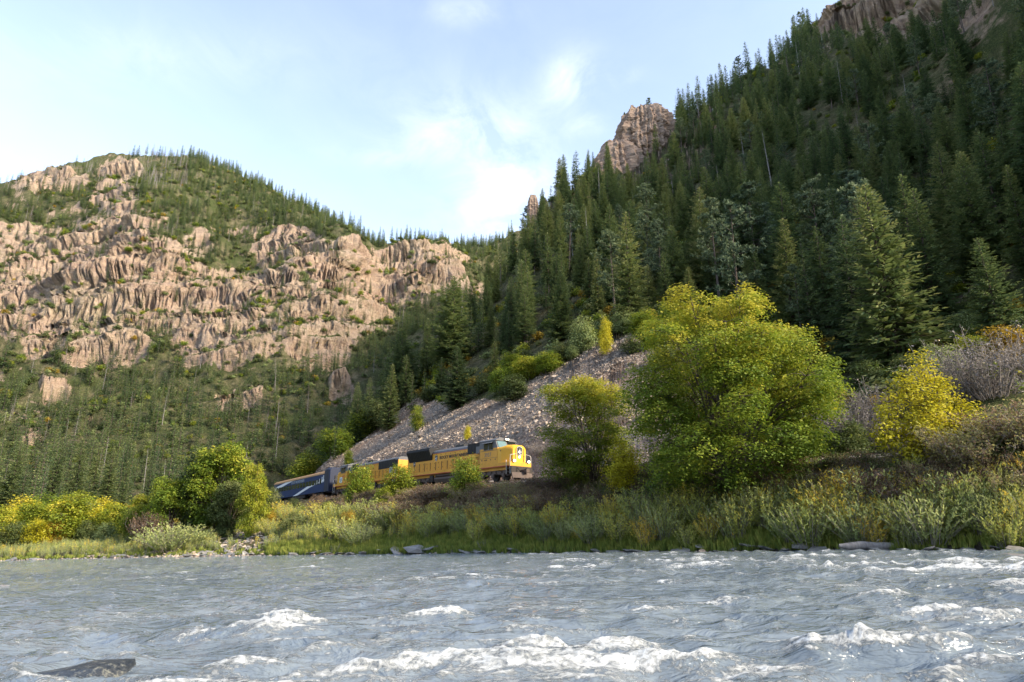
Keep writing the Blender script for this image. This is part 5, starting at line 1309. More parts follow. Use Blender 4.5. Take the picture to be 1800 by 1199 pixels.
# small leafy trees in front of the train and along the left bank
round_ = [bl(75 + i, [(0, 0, 2.9, 1.15, 1.1, 1.3), (-.7, 0, 1.8, .95, .9, 1.0), (.8, 0, 1.9, .95, .9, 1.1), (0, -.2, 1.1, 1.3, 1.0, .8)], 90, int(70 * QF), .17, m_, 4.2, stems=4, base_r=.05, minsep=.42, rc=.32, tone_up=.3) for i, m_ in enumerate(('green', 'lime', 'yellow', 'olive', 'sage', 'orange'))]
RG, RL, RY, RO, RS, ROR = round_
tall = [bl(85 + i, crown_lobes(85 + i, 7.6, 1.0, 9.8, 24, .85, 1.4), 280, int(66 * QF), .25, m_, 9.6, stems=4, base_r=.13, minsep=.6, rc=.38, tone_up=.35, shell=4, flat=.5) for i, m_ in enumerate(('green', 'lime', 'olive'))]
TG, TL, TO = tall
def put(name, proto, px, D, h, label, cat='shrub', group=None, wide=1.0, sink=.12):
    s = h / proto.h; return set_down(name, proto, at(px, D, sink), s, gg.uniform(0, 6.28), label, cat, group, sc3=(s * wide, s * wide, s))
put('broadleaf_tree', RG, 820, 70, 5.4, 'small green tree in front of the lead locomotive, right of the fuel tank', 'tree', wide=.85)
put('broadleaf_tree', RL, 703, 80, 4.8, 'low yellow green tree before the gap between the two locomotives', 'tree', wide=1.1)
put('broadleaf_tree', RG, 628, 84, 6.0, 'loose green tree hiding the middle of the second locomotive', 'tree', wide=.8)
put('broadleaf_tree', RL, 672, 79, 3.0, 'low yellow green shrub between the two small trees before the train', 'shrub', wide=1.2)
put('broadleaf_tree', TL, 440, 86, 9.0, 'yellow green tree nearest the tail of the train, above the stony slope', 'tree', wide=.62)
put('broadleaf_tree', TG, 378, 93, 12.5, 'tallest green tree of the left bank group', 'tree', wide=.95)
put('broadleaf_tree', TO, 340, 95, 12.0, 'dark olive tree behind the tallest one in the left bank group', 'tree', wide=.8)
put('broadleaf_tree', TG, 290, 93, 8.6, 'broad green tree on the left flank of the bank group', 'tree', wide=1.0)
put('broadleaf_tree', RL, 232, 99, 5.0, 'low yellow green tree furthest left in the bank group', 'tree', wide=1.2)
put('broadleaf_tree', TL, 250, 97, 6.5, 'yellow green tree at the left end of the bank group', 'tree', wide=1.1)
put('broadleaf_tree', TO, 400, 90, 7.0, 'low dark tree in the middle of the bank group, in front of the tallest', 'tree', wide=1.0)
put('broadleaf_tree', RO, 478, 102, 4.2, 'dark green shrub covering the tail of the blue coach', 'shrub', wide=.8)
put('broadleaf_tree', RO, 516, 97, 2.4, 'small dark green shrub below the wheels of the blue coach', 'shrub', wide=1.0)
left = [(10, 108, 5.5, RY), (45, 104, 6.5, RL), (78, 110, 7.5, RG), (118, 101, 7.6, RL), (100, 106, 6.5, RY), (150, 112, 6.0, RS), (172, 108, 6.0, RY), (195, 104, 5.2, RL), (218, 106, 4.5, RO), (60, 98, 4.2, RY), (20, 98, 4.0, RO), (-10, 100, 6, RL), (90, 99, 3.6, ROR), (150, 100, 3.6, RO), (185, 99, 3.0, RS), (135, 116, 7.5, RG), (30, 116, 7, RY), (235, 100, 4.0, RO)]
LL = ['yellow bushy tree', 'yellow green bushy tree', 'green tree behind the yellow ones', 'round green and yellow tree', 'golden tree between two green ones', 'greyish tree peeking over the yellow thicket', 'yellow tree with loose crown', 'yellow green shrub', 'dull olive shrub', 'low yellow bush', 'low dark bush', 'yellow green tree cut by the left edge', 'small orange bush', 'brownish low bush', 'pale grey green bush', 'dark green tree behind the thicket', 'tall yellow tree behind the others', 'dark low shrub beside the bank trees']
for i, (px, D, h, pr) in enumerate(left):
    put('broadleaf_tree' if h > 4.6 else 'shrub', pr, px, D, h * 1.05, '%s, in the thicket on the far left bank' % LL[i], 'tree' if h > 4.6 else 'shrub', 'thicket on the far left bank', wide=gg.uniform(1.0, 1.35))
# shrubs: prototypes
def wb(seed, mat, **kw): t, c = wand_bush(seed=seed, **kw); return mk(t, c, 'stem', mat, kw.get('H', 1.6), 'stems', 'foliage')
WIL = [wb(101, 'willow', H=2.0, R0=1.1, nst=int(110 * max(QF, .5)), leaves=20, leaf=.15), wb(102, 'sage', H=1.8, R0=1.3, nst=int(120 * max(QF, .5)), leaves=20, leaf=.13, W=.26), wb(103, 'willow', H=2.2, R0=.9, nst=int(90 * max(QF, .5)), leaves=22, leaf=.14, tone=.55)]
def tb(seed, mat, leafy, **kw):
    t, c = twig_bush(seed=seed, leafy=leafy, **kw); return mk(t, c, 'stem', mat, kw.get('H', 1.5), 'stems', 'foliage')
RUS = [tb(111, 'russet', 10, H=1.5, R0=1.4, nst=int(60 * max(QF, .5)), leaf=.075, sub=7), tb(112, 'russet', 9, H=1.3, R0=1.5, nst=int(60 * max(QF, .5)), leaf=.07, sub=7)]
BRU = [tb(113, 'brush', 1, H=2.6, R0=1.6, nst=int(80 * max(QF, .5)), leaf=.09, sub=8)]
OL = [RO, RS, RG]
STRIPS = []   # (t along the bank, offset inland fraction) filled below
g1 = np.random.default_rng(21)
def fill(px0, px1, f0, f1, step_px, protos, name, label_fn, cat, group, hmin, hmax, wide=(1, 1.4), rowjit=.3):
    """shrubs in rows between the water (f=0) and the track (f=1)"""
    px = px0
    while px < px1:
        f = g1.uniform(f0, f1)
        # depth of the water's edge and of the track in this column
        D0 = edge_D(px, 'bank'); D1 = edge_D(px, 'track'); D = D0 + (D1 - D0) * f
        pr = protos[g1.integers(len(protos))]; h = g1.uniform(hmin, hmax)
        lab = label_fn(px)
        s = h / pr.h; w = g1.uniform(*wide)
        set_down(name, pr, at(px, D), s, g1.uniform(0, 6.28), lab, cat, group(px) if callable(group) else group, sc3=(s * w, s * w, s))
        px += step_px * g1.uniform(.7, 1.3)
_eD = {}
def edge_D(px, which):
    key = (int(px // 10), which)
    if key not in _eD:
        Ds = np.linspace(24, 190, 700); z = np.full_like(Ds, 0.0)
        x = (px - 900) / F * (Ds * CT + 2 * ST)
        d = poly_dist(x, Ds, BANK_S if which == 'bank' else TRACK_S)
        i = np.argmax(d > (0.2 if which == 'bank' else -2.6)); _eD[key] = Ds[i] if d[i] > -2.6 else 110.
    return _eD[key]
def where(px):
    if px < 330: return 'left of the bank trees'
    if px < 480: return 'below the bank trees on the left'
    if px < 600: return 'below the blue coach'
    if px < 780: return 'below the second locomotive'
    if px < 960: return 'below the lead locomotive'
    if px < 1140: return 'below the yellow green tree'
    if px < 1460: return 'below the big green tree'
    if px < 1700: return 'below the yellow maple'
    return 'at the right edge'
def lf(kind_): return lambda px: '%s on the bank %s' % (kind_, where(px))
def gf(kind_): return lambda px: '%ss %s' % (kind_, where(px))
# reddish brown brush on the upper bank
fill(560, 985, .58, .84, 12, RUS, 'brown_shrub', lf('reddish brown twiggy shrub'), 'shrub', gf('reddish brown twiggy shrub'), 1.0, 1.7)
fill(560, 985, .42, .72, 11, RUS, 'brown_shrub', lf('reddish brown twiggy shrub'), 'shrub', gf('reddish brown twiggy shrub'), 1.3, 2.2)
fill(1380, 1840, .50, .74, 20, RUS, 'brown_shrub', lf('brown olive twiggy shrub'), 'shrub', gf('brown olive twiggy shrub'), .9, 1.5)
fill(1380, 1840, .40, .65, 28, RUS + [RO], 'brown_shrub', lf('brown olive twiggy shrub'), 'shrub', gf('brown olive twiggy shrub'), 1.5, 2.2)
fill(1700, 1840, .6, 1.0, 22, RUS + [RO, RO], 'brown_shrub', lf('tall brown and green shrub'), 'shrub', gf('tall brown and green shrub'), 2.2, 3.0)
# grey green and yellowish willows on the lower bank
fill(470, 990, .10, .40, 15, WIL, 'willow_shrub', lf('grey green willow shrub'), 'shrub', gf('grey green willow shrub'), 1.8, 3.0, (1.1, 1.6))
fill(500, 940, .25, .42, 18, [WIL[0], WIL[2]], 'willow_shrub', lf('taller yellowish willow shrub'), 'shrub', gf('taller yellowish willow shrub'), 1.7, 2.6, (1.0, 1.5))
fill(980, 1840, .05, .42, 12, [WIL[0], WIL[1], WIL[2], WIL[0]], 'willow_shrub', lf('slender willow in tall grass'), 'shrub', gf('slender willow'), 1.5, 3.2, (.85, 1.3))
fill(1300, 1840, .25, .55, 18, [WIL[2], WIL[0], WIL[2]], 'willow_shrub', lf('tall yellowish willow shoots'), 'shrub', gf('tall yellowish willow shrub'), 2.0, 3.4, (.7, 1.15))
fill(470, 600, .15, .55, 16, [RL, RO, WIL[0]], 'shrub', lf('low yellow green shrub'), 'shrub', gf('low yellow green shrub'), 1.6, 2.6, (1.2, 1.6))
put('willow_shrub', WIL[1], 302, 84.5, 3.6, 'rounded grey green willow shrub at the water below the bank trees', 'shrub', wide=1.9)
put('willow_shrub', WIL[1], 326, 85.5, 3.0, 'second grey green willow shrub, right behind the rounded one at the water', 'shrub', wide=1.7)
put('shrub', RUS[0], 262, 90, 4.0, 'brown withered shrub under the left bank trees', 'shrub', wide=.8)
for i, (px, D, h, lb) in enumerate(((475, 88, 2.2, 'orange tinted shrub on the stony slope'), (610, 76, 2.6, 'orange yellow shrub below the second locomotive, by the grey stems'), (785, 66.5, 2.2, 'golden bush between willows below the lead locomotive'), (730, 78, 1.8, 'orange yellow bush under the fuel tank of the lead locomotive'))):
    put('shrub', ROR, px, D, h, lb, 'shrub')
# brush and shrubs between track and forest on the right
brr = [(1480, 58, 3.6, BRU[0], 'pale grey leafless brush behind the dark round tree, left of the maple'), (1515, 56, 4.0, BRU[0], 'grey leafless brush right behind the dark round tree'), (1545, 58, 3.4, BRU[0], 'grey brown leafless brush left of the maple crown'), (1500, 51, 3.6, RO, 'dark olive round tree by the track between the big tree and the maple'),
       (1700, 56, 5.2, BRU[0], 'tall grey leafless brush right of the maple'), (1745, 54, 5.4, BRU[0], 'tall grey leafless brush near the right edge'), (1785, 57, 5.2, BRU[0], 'grey leafless brush at the right edge'), (1660, 62, 4.8, RS, 'grey green shrub above the maple'), (1720, 63, 5.0, RL, 'yellow tinted shrub above the grey brush'), (1775, 62, 5.0, ROR, 'orange tinted shrub above the grey brush at the right edge'),
       (1690, 48, 3.0, RG, 'dark green shrub right of the maple beside the track'), (1740, 46, 3.4, RG, 'green rounded shrub at the right, beyond the track'), (1785, 45, 3.4, RO, 'dark green shrub at the right edge beyond the track'), (1640, 86, 5, RS, 'blue green shrub below the pale clearing'), (1700, 76, 4.6, RS, 'blue grey rounded bush in front of the pale clearing'), (1750, 80, 4.2, RO, 'dark bush right of the blue grey one by the clearing'),
       (1650, 50, 3.0, RO, 'dark shrub behind the maple stems'), (1570, 54, 3.0, BRU[0], 'low grey brush behind the maple'), (1440, 62, 4.0, RO, 'dark shrub at the right foot of the slope behind the big tree'), (1600, 66, 4, RO, 'dark olive shrub under the tall conifers'), (1530, 68, 4, RO, 'dark shrub left under the tall conifers')]
for px, D, h, pr, lb in brr: put('shrub', pr, px, D, h, lb, 'shrub', wide=gg.uniform(1.1, 1.5))
# shrubs along the top and edges of the scree
scr = [(1066, 622, 560, RY, 'slim yellow tree at the top of the scree', .5), (1026, 618, 555, RS, 'blue grey rounded bush left of the slim yellow tree', .9), (1150, 612, 560, RL, 'broad green bush at the top right of the scree', 1.5), (1185, 590, 530, RG, 'green bush behind the broad one right of the scree top', 1.3), (1168, 645, 600, RS, 'grey green bush at the right edge of the scree', 1.3), (1110, 622, 590, RO, 'dark bush on the scree top right of the slim yellow tree', 1.3), (962, 655, 618, RG, 'green bush in the row above the scree, right one', 1.7), (930, 668, 625, RL, 'yellow green bush in the row above the scree', 1.7), (902, 705, 658, RO, 'dark green bush at the lower end of the row above the scree', 1.5), (880, 692, 645, RG, 'rounded green bush on the upper edge of the scree', 1.3),
       (990, 636, 600, RO, 'olive bush under the firs above the scree', 1.5), (1005, 632, 606, RS, 'small grey green bush at the scree edge', 1.3), (733, 757, 710, RL, 'pale green lone bush on the scree behind the locomotives', .7), (822, 772, 748, RY, 'small yellow bush just above the lead locomotive roof', .7), (680, 745, 722, RS, 'grey green bush on the upper scree left of the lone bush', 1.5), (612, 822, 790, RL, 'thin yellowish bush above the second locomotive cab', .9), (1085, 745, 700, BRU[0], 'grey brown brush low on the scree behind the yellow green tree', 1.0), (1100, 700, 670, BRU[0], 'small brown brush on the scree beside the big tree', 1.0), (950, 800, 775, BRU[0], 'brown brush right of the lead locomotive nose', 1.5),
       (640, 752, 718, RL, 'yellow green bush on the left edge of the spur', 1.6), (590, 785, 750, RG, 'green bush low on the left edge of the spur', 1.6), (545, 812, 780, RL, 'yellow bush at the bottom of the spur edge', 1.5), (665, 738, 700, RO, 'dark bush under the broad fir on the spur', 1.5), (850, 690, 655, RO, 'dark bush right of the lone pair of firs', 1.4), (755, 706, 680, RO, 'low olive bush left of the lone pair of firs', 1.6), (1130, 590, 545, RG, 'rounded green bush above the top of the scree', 1.4), (1100, 585, 540, RS, 'grey green bush behind the slim yellow tree', 1.4), (900, 660, 620, RG, 'green bush between the firs and the scree row', 1.5)]
for px, pf, pt, pr, lb, w in scr:
    v = hit(px, pf, 35., 200.); h = min(7.5, tall_as(v, pt)); s_ = h / pr.h; isT = 'tree at' in lb
    set_down('broadleaf_tree' if isT else 'shrub', pr, v, s_, gg.uniform(0, 6.28), lb, 'tree' if isT else 'shrub', sc3=(s_ * w, s_ * w, s_))
# autumn shrubs under the conifers, far off: too many to count
def shrub_stuff():
    meshes = []
    for i, (m_, H) in enumerate((('olive', 2.6), ('green', 2.6), ('lime', 2.4), ('orange', 2.2), ('sage', 2.4))):
        t, c = broadleaf([(0, 0, .9, 1.3, 1.3, .9), (.6, .3, 1.3, .8, .8, .8)], 26, 16, .42, 131 + i, stems=2, base_r=.04, minsep=.4, rc=.34, twigs=False); meshes.append(fmesh(t, c, 'bark', m_))
    g = np.random.default_rng(33); P_, I_, S_ = [], [], []
    for r0, r1, sp in ((60, 200, 3.4), (200, 420, 4.4), (420, 760, 3.6)):
        n = int((r1 ** 2 - r0 ** 2) * math.pi * (90 / 360.) / sp ** 2); r = np.sqrt(g.uniform(r0 ** 2, r1 ** 2, n)); a = np.radians(g.uniform(-45, 45, n)); x = np.sin(a) * r; y = np.cos(a) * r
        z, cl, dt, db = terrain(x, y); px, py = proj(x, y, z); nn = fbm(x / 14, y / 14, 3, 301)
        scree = inpoly(px, py, SCREE_POLY) & (r < 190)
        k = ((dt > 7) | ((dt < -12) & (y > 125))) & ~scree & (clear_by(x, y, z + 2) > 0) & (nn > np.where(r0 > 300, .12, -.12)) & (g.random(n) > .35 * cl)
        pick = np.where(g.random(n) < (.10 if r0 < 200 else .04) + (.3 if r0 < 200 else .03) * (nn > .25), 3, np.where(g.random(n) < (.2 if r0 < 200 else .08), 2, np.where(g.random(n) < (.3 if r0 < 200 else .12), 1, np.where(g.random(n) < .25, 4, 0))))
        P_.append(np.stack([x, y, z - .15 + .6 * (r0 > 300)], 1)[k]); I_.append(pick[k]); S_.append(g.uniform(.5, 1.35, n)[k] * (1 + .35 * (r0 > 300)))
    P_, I_, S_ = map(np.concatenate, (P_, I_, S_)); n = len(P_)
    o = scatter_stuff('undergrowth', meshes, P_, g.uniform(0, 6.28, n), S_, I_); tag(o, 'low olive, green and orange undergrowth between the conifers on every slope', 'undergrowth'); print('UNDER', n)
shrub_stuff()
def grass_stuff():
    meshes = [mesh_from('tuft', *tuft(.8, 40, 141)[:2], M['grass'], False, {'tone': tuft(.8, 40, 141)[2]}), mesh_from('tuft', *tuft(.55, 40, 142)[:2], M['grass'], False, {'tone': tuft(.55, 40, 142)[2]})]
    for s_, m_, H in ((143, 'willow', 1.5), (144, 'sage', 1.3), (145, 'yellow', 1.1), (146, 'willow', 1.8)):
        t, c = wand_bush(H, .4, 16, 15, .11, s_, W=.28); meshes.append(fmesh(t, c, 'stem', m_))
    t, c = twig_bush(.8, .8, 24, 147, 4, .09, 4); meshes.append(fmesh(t, c, 'stem', 'russet'))
    t, c = twig_bush(.8, .8, 24, 148, 4, .09, 4); meshes.append(fmesh(t, c, 'stem', 'olive'))
    g = np.random.default_rng(35); n = 90000; x = g.uniform(-85, 48, n); y = g.uniform(28, 118, n)
    z, cl, dt, db = terrain(x, y); px, py = proj(x, y, z); nn = fbm(x / 5, y / 5, 3, 303)
    fr = db / np.maximum(db - dt - 2.6, 1)
    stony = zone(px, py, [(420, 950, 55, 20, 1), (395, 930, 30, 30, .8), (560, 885, 60, 10, 1)]) > .4
    k = (db > np.where(x > 3, .12, .5)) & (dt < -2.9) & (px > -80) & (px < 1880) & (g.random(n) < .75 * sstep(70, 40, np.hypot(x, y)) + .40) & ~(stony & (g.random(n) < .85))
    u = g.random(n)
    idx = np.where(db < 2.6, np.where(u < .7, 1, 0), np.where(fr < .5, np.where(u < .3, 0, np.where(u < .52, 2, np.where(u < .72, 3, np.where((u < .84) & (nn > 0) , 4, 5)))), np.where(u < .45, 6, np.where(u < .75, 7, 0))))
    left_ = px < 470; idx = np.where(left_ & (idx > 3), 3, idx); sc = g.uniform(.6, 1.15, n)
    sc = sc * np.where(db < 2.2, .7, 1.0) * np.where(x > 3, 1.25, 1.0)
    pts = np.stack([x, y, z - .03], 1)[k]; scs, ids = sc[k], idx[k]
    n = 110000; x = g.uniform(-60, 48, n); y = g.uniform(26, 90, n); z, cl, dt, db = terrain(x, y); px, py = proj(x, y, z)
    kk = (db > .1) & (db < 3.2) & (px > 470) & (px < 1880) & (dt < -3); pts = np.concatenate([pts, np.stack([x, y, z - .02], 1)[kk]]); scs = np.concatenate([scs, g.uniform(.55, 1.05, int(kk.sum()))]); ids = np.concatenate([ids, g.integers(0, 2, int(kk.sum()))])
    o = scatter_stuff('tall_grass', meshes, pts, g.uniform(0, 6.28, len(pts)), scs, ids); tag(o, 'tall grass and weeds, green to golden, covering the river bank', 'grass'); print('GRASS', int(k.sum()))
grass_stuff()
# ---------------------------------------------------------------- stones
STN = [stone(s_) for s_ in range(151, 159)]
for m_ in STN: m_.materials.append(M['stone'])
STW = [m_.copy() for m_ in STN[:6]]
for m_ in STW: m_.materials.clear(); m_.materials.append(M['wet_stone'])
def stones_stuff():
    g = np.random.default_rng(37); n = 170000; x = g.uniform(-62, 45, n); y = g.uniform(60, 178, n); z, cl, dt, db = terrain(x, y); px, py = proj(x, y, z)
    k = inpoly(px, py, SCREE_POLY) & (dt > 2.2) & (np.hypot(x, y) < 185)
    lane = fbm((x * .75 + y * .66) / 30, (-x * .66 + y * .75) / 5.5, 3, 305)
    k &= (g.random(n) < .62 + .9 * lane)
    s = np.exp(g.normal(-1.62, .55, n)); s = np.clip(s, .09, 1.7)
    kk = int(k.sum()); o = scatter_stuff('scree_stones', STN, np.stack([x, y, z - .02], 1)[k], g.uniform(0, 6.28, kk), s[k], g.integers(0, len(STN), kk), tilt=g.normal(0, .6, (kk, 2))); tag(o, 'grey and pinkish broken stones of the scree slope above the train', 'scree'); print('SCREE', kk)
    # cobbles at the water's edge and stony patches of the bank
    n = 60000; x = g.uniform(-95, 50, n); y = g.uniform(26, 100, n); z, cl, dt, db = terrain(x, y); px, py = proj(x, y, z)
    stony = zone(px, py, [(420, 952, 60, 22, 1), (395, 930, 35, 35, .8), (560, 885, 60, 10, 1), (290, 975, 160, 8, .9)]) > .4
    k = ((db > -.5) & (db < np.where(x > 3, .2, .9))) | (stony & (db > 0) & (dt < -2.6)); k &= (px > -60) & (px < 1860); s = np.clip(np.exp(g.normal(-1.5, .45, n)), .1, .9) * np.where(stony, 1.5, 1)
    kk = int(k.sum()); o = scatter_stuff('shore_cobbles', STW[:3] + STN[:4], np.stack([x, y, z + .02], 1)[k], g.uniform(0, 6.28, kk), s[k], g.integers(0, 7, kk), tilt=g.normal(0, .4, (kk, 2))); tag(o, 'grey cobbles along the edge of the river', 'cobbles'); print('COB', kk)
stones_stuff()
# larger stones along the waterline, each a thing
def rock(px, doff, size, label, mesh=None, group=None, flat=.6, name='river_rock'):
    D = edge_D(px, 'bank') + doff; v = at(px, D, 0); v.z = max(v.z, water_z(v.x, v.y)) + size * .08
    o = link(name, mesh or STW[gg.randrange(6)], None, v, (gg.gauss(0, .15), gg.gauss(0, .15), gg.uniform(0, 6.28)), (size * gg.uniform(1.1, 1.7), size, size * flat)); tag(o, label, 'rock', group); return o
rock(1410, .3, 1.1, 'dark reddish boulder at the waterline left of the drift log', flat=.9)
rock(1318, .1, 1.3, 'long flat pale rock at the waterline left of the dark boulder', flat=.45)
rock(1195, -.1, 1.2, 'light triangular rock at the waterline under the big tree', flat=.6)
rock(1480, -.1, 1.0, 'flat pale rock just left of the drift log', flat=.4); rock(1545, -.3, 1.1, 'flat pale rock under the drift log', flat=.4); rock(1590, -.2, .9, 'flat rock just right of the drift log', flat=.4)
rock(735, .3, 2.4, 'large dark boulder at the waterline below the lead locomotive', flat=.75); rock(700, .1, 1.8, 'flat brown boulder left of the large dark one', flat=.5); rock(757, .3, 1.7, 'dark boulder leaning on the right of the large one', flat=.6)
for px in (20, 60, 330, 362, 380, 405, 440, 505, 520, 540, 556, 575, 600, 620, 640, 668, 800, 822, 845, 870, 905, 935, 960, 990, 1020, 1050, 1080, 1120, 1150, 1230, 1262, 1290, 1350, 1380, 1440, 1630, 1665, 1700, 1745, 1790):
    rock(px, gg.uniform(-.4, .4), gg.uniform(.6, 1.2) * (1.5 if px < 700 else 1), 'grey water-worn rock at the waterline ' + where(px), None, 'rocks at the waterline ' + where(px), gg.uniform(.35, .6))
def midrock(px, py, w, label, fl=.3):
    q = P(px, py, 1.0); D = 1.5 / max(.012, (-q[2] + .026 * q[0])); v = Vector(P(px, py, D)); v.z = water_z(v.x, v.y) + .02
    o = link('river_rock', STW[2], None, v, (0, 0, .2), (w, w * .6, w * fl)); tag(o, label, 'rock')
midrock(1445, 979, 2.6, 'dark wet rock awash in the rapid near the right bank', .16); midrock(1775, 979, 2.6, 'dark wet rock awash at the right edge of the river', .22); midrock(4, 1032, 1.2, 'dark rock awash at the left edge of the river', .25)
# submerged boulder in the left foreground
q = P(160, 1189, 1.0); D = 1.5 / (-q[2] + .026 * q[0]); v = Vector(P(160, 1199, D)); 
bm_ = stone(171, 2, .7)
kd = NT('dark_stone_painted_glints', .3, .6); sp_ = kd.noise(14, 5, .7)
bm_.materials.append(kd.done(kd.ramp(sp_, [(.35, (.012, .016, .02)), (.55, (.035, .04, .045)), (.62, (.16, .16, .13))]), kd.bump(sp_, .8, .05)))  # pale specks put the glitter of the wet surface into the colour
for p_ in bm_.polygons: p_.use_smooth = True
o = link('river_rock', bm_, None, (v.x, v.y, v.z - .04), (0, 0, .4), (1.25, 1.0, .75)); tag(o, 'dark boulder speckled with painted glints under a sheet of water in the left foreground', 'rock')
# drift log
def drift_log():
    D = edge_D(1535, 'bank') - .35; v = at(1535, D, 0); v.z = max(v.z, water_z(v.x, v.y)) + .02
    root = link('drift_log', None, None, (v.x, v.y, v.z + .28), (0, R(1), R(-38 + 90 - 45)))
    g = np.random.default_rng(5); pts = np.stack([np.linspace(-1.9, 1.9, 10), g.normal(0, .03, 10), g.normal(0, .02, 10)], 1); rad = np.array([.10, .19, .24, .25, .24, .25, .24, .22, .18, .08])
    V, Fc = tubes_np([(pts, rad)], 10); link('log_trunk', mesh_from('log_trunk', V, Fc, M['grey_bark'], True), root)
    V, Fc = tubes_np([(np.array([[.3, 0, .2], [.35, -.1, .32], [.42, -.2, .38]]), [.05, .04, .03])], 5); link('branch_stub', mesh_from('branch_stub', V, Fc, M['grey_bark'], True), root)
    root.rotation_euler = (0, 0, R(-5)); tag(root, 'pale barkless drift log lying along the waterline at the right', 'log')
drift_log()
def root_wad(px, label, h):
    D = edge_D(px, 'bank') + .4; v = at(px, D, 0); t, _ = twig_bush(h, h * .9, 16, int(px), 0, .08, 3)
    V = t[0].copy(); o = link('driftwood', mesh_from('driftwood', V, t[1], M['grey_bark'], True), None, v, (0, 0, 0), (1, 1, 1)); tag(o, label, 'driftwood')
root_wad(852, 'spiky pale root of driftwood at the waterline below the lead locomotive', 1.0)
root_wad(590, 'reddish upright piece of driftwood at the waterline below the coach', .9)

# labels shared by look-alikes: say which of them, counted from the left
ORD = 'first second third fourth fifth sixth seventh eighth ninth tenth eleventh twelfth thirteenth fourteenth fifteenth sixteenth seventeenth eighteenth nineteenth twentieth'.split()
ORD += ['twenty-' + q_ for q_ in ORD[:9]] + ['thirtieth'] + ['thirty-' + q_ for q_ in ORD[:9]]
def tell_apart():
    bpy.context.view_layer.update(); by = {}
    for o in bpy.data.objects:
        if o.parent is None and o.get('label') and o.users_collection: by.setdefault(o['label'], []).append(o)
    for lab, os_ in by.items():
        if len(os_) < 2 or len(os_) > 39: continue
        os_.sort(key=lambda o: proj(o.location.x, o.location.y, o.location.z)[0])
        if len(lab.split()) > 13: continue
        for i, o in enumerate(os_):
            o['label'] = '%s, %s' % (lab, 'leftmost' if i == 0 else 'rightmost' if i == len(os_) - 1 else ORD[i] + ' from left')
# ---------------------------------------------------------------- rock crags on the skyline
def mat_crag():
    k = NT('crag_rock', .95, .1); C = k.co.outputs['Object']
    def bed(s, det, rot):
        mp = k.n.new('ShaderNodeMapping'); k.l.new(C, mp.inputs['Vector']); mp.inputs['Rotation'].default_value = rot; mp.inputs['Scale'].default_value = (.05 * s, .05 * s, .55 * s); return k.noise(1, det, .65, mp.outputs[0], .7)
    b = bed(1, 7, (R(8), R(-20), 0)); b2 = bed(2.4, 5, (R(5), R(-26), 0))
    c = k.ramp(b, [(.3, (.14, .095, .08)), (.42, (.27, .19, .15)), (.5, (.42, .30, .22)), (.58, (.22, .155, .13)), (.7, (.46, .35, .27))])
    c = k.mix(.5, c, k.ramp(b2, [(.3, (.10, .075, .065)), (.5, (.34, .25, .19)), (.7, (.46, .36, .28))]))
    t = k.math('MULTIPLY', k.math('SUBTRACT', k.noise(.3, 6, .7), .56, True), 9, True); c = k.mix(k.math('MULTIPLY', t, .6), c, (.07, .075, .04))
    h = k.math('ADD', b, b2); return k.done(c, k.bump(k.noise(1.2, 7, .7), .7, .4, k.bump(h, .9, 1.2)))
M['crag'] = mat_crag()
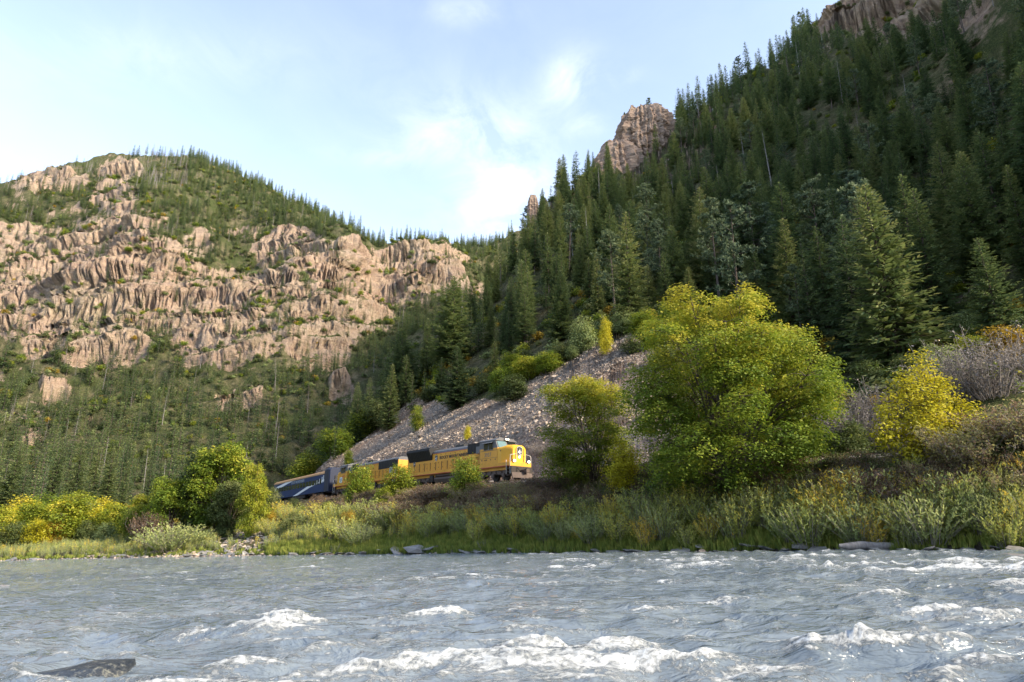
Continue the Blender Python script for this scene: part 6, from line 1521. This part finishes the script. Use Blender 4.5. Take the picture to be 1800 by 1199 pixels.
def crag(name, px, py, D, w, h, d, label, seed, lean=0, sub=6):
    """a stack of tilted beds: an upright block weathered into ledges and clefts"""
    import bmesh
    bm = bmesh.new(); bmesh.ops.create_icosphere(bm, subdivisions=sub if not QUICK else 4, radius=1.0); co = np.array([v.co[:] for v in bm.verts])
    u = co.copy(); n8 = (np.abs(u) ** 3.2).sum(1) ** (1 / 3.2); u = u / n8[:, None]        # towards a rounded block
    X = u[:, 0] * w / 2; Yv = u[:, 1] * d / 2; Z = u[:, 2] * h / 2; t = (Z / h + .5)
    X = X * (1.10 - .38 * t) + lean * (t - .5) * h * .3; Yv = Yv * (1.1 - .3 * t)
    ang = np.arctan2(Yv, X); bed = Z + .42 * np.abs(X - w * .05) * np.sign(1) - .1 * Yv          # beds fold down from a crest
    def ter(q, per, sh): k_ = q / per; f = k_ - np.floor(k_); return sstep(.5 - sh, .5 + sh, f) - f
    s1 = ter(bed + 1.5 * fbm(X / 12, Yv / 12, 2, seed), h / 7, .2); s2 = ter(bed, h / 19, .25)
    cl = fbm(ang * 3.1 + X / 40, Z / 30, 4, seed + 3); cl2 = fbm(ang * 11, Z / 12, 3, seed + 7)
    k_ = 1 + .13 * s1 + .07 * s2 + .34 * cl + .12 * cl2 + .05 * fbm(X / 2.2, (Yv + Z) / 2.2, 3, seed + 21)
    X = X * k_; Yv = Yv * k_; Z = Z + h * .07 * fbm(X / (w * .22), Yv / (w * .22), 3, seed + 11)
    for v, a, b, c in zip(bm.verts, X, Yv, Z): v.co = (a, b, c)
    me = bpy.data.meshes.new(name); bm.to_mesh(me); bm.free(); me.materials.append(M['crag'])
    x, y, z = P(px, py, D); o = link(name, me, None, (x, y, z)); tag(o, label, 'rock crag'); return o
sc = 1170 / 330.
crag('rock_crag', 1136, 262, 322, 36, 50, 28, 'tall banded rock crag with trees on its top, standing out on the right skyline', 61, .25)
crag('rock_crag', 1048, 345, 306, 18, 26, 16, 'small outlying block of rock furthest down left of the banded crag', 65, .2, 5)
crag('rock_crag', 1084, 312, 312, 30, 40, 22, 'lower broken shoulder of rock on the left of the banded crag', 62, .2, 5)
crag('rock_pinnacle', 937, 372, 283, 6, 17, 6, 'left one of two small rock pinnacles on the skyline', 63, 0, 4)
crag('rock_pinnacle', 956, 374, 284, 5, 15, 5, 'right one of two small rock pinnacles on the skyline', 64, 0, 4)
def on_top(px, py, D, h, k, label, tilt=0):
    v = P(px, py, D); nm, pk, cat = NAMES[k]; pr = PR[pk][gg.randrange(len(PR[pk]))]; s = h / pr.h
    set_down(nm, pr, v, s, gg.uniform(0, 6), label, cat, 'small trees on the crags', (0, tilt), sc3=(s * 1.5, s * 1.5, s))
for i, (px, py, D, h, k, lb) in enumerate(((1141, 196, 322, 8.5, 1, 'tallest small pine on top of the banded crag'), (1112, 202, 320, 6, 1, 'small pine on the left shoulder of the banded crag top'), (1098, 215, 318, 6.5, 0, 'small fir hanging over the left edge of the banded crag'), (1155, 203, 322, 5.5, 0, 'small fir on the right of the banded crag top'), (1163, 208, 322, 5, 1, 'low pine at the right end of the banded crag top'), (1062, 285, 310, 8, 0, 'small fir on the lower shoulder left of the banded crag'), (1052, 296, 308, 7.5, 0, 'second small fir further left on the crag shoulder'), (1148, 205, 321, 5, 0, 'bushy small fir in the middle of the banded crag top'))):
    on_top(px, py, D, h, k, lb)
tell_apart()
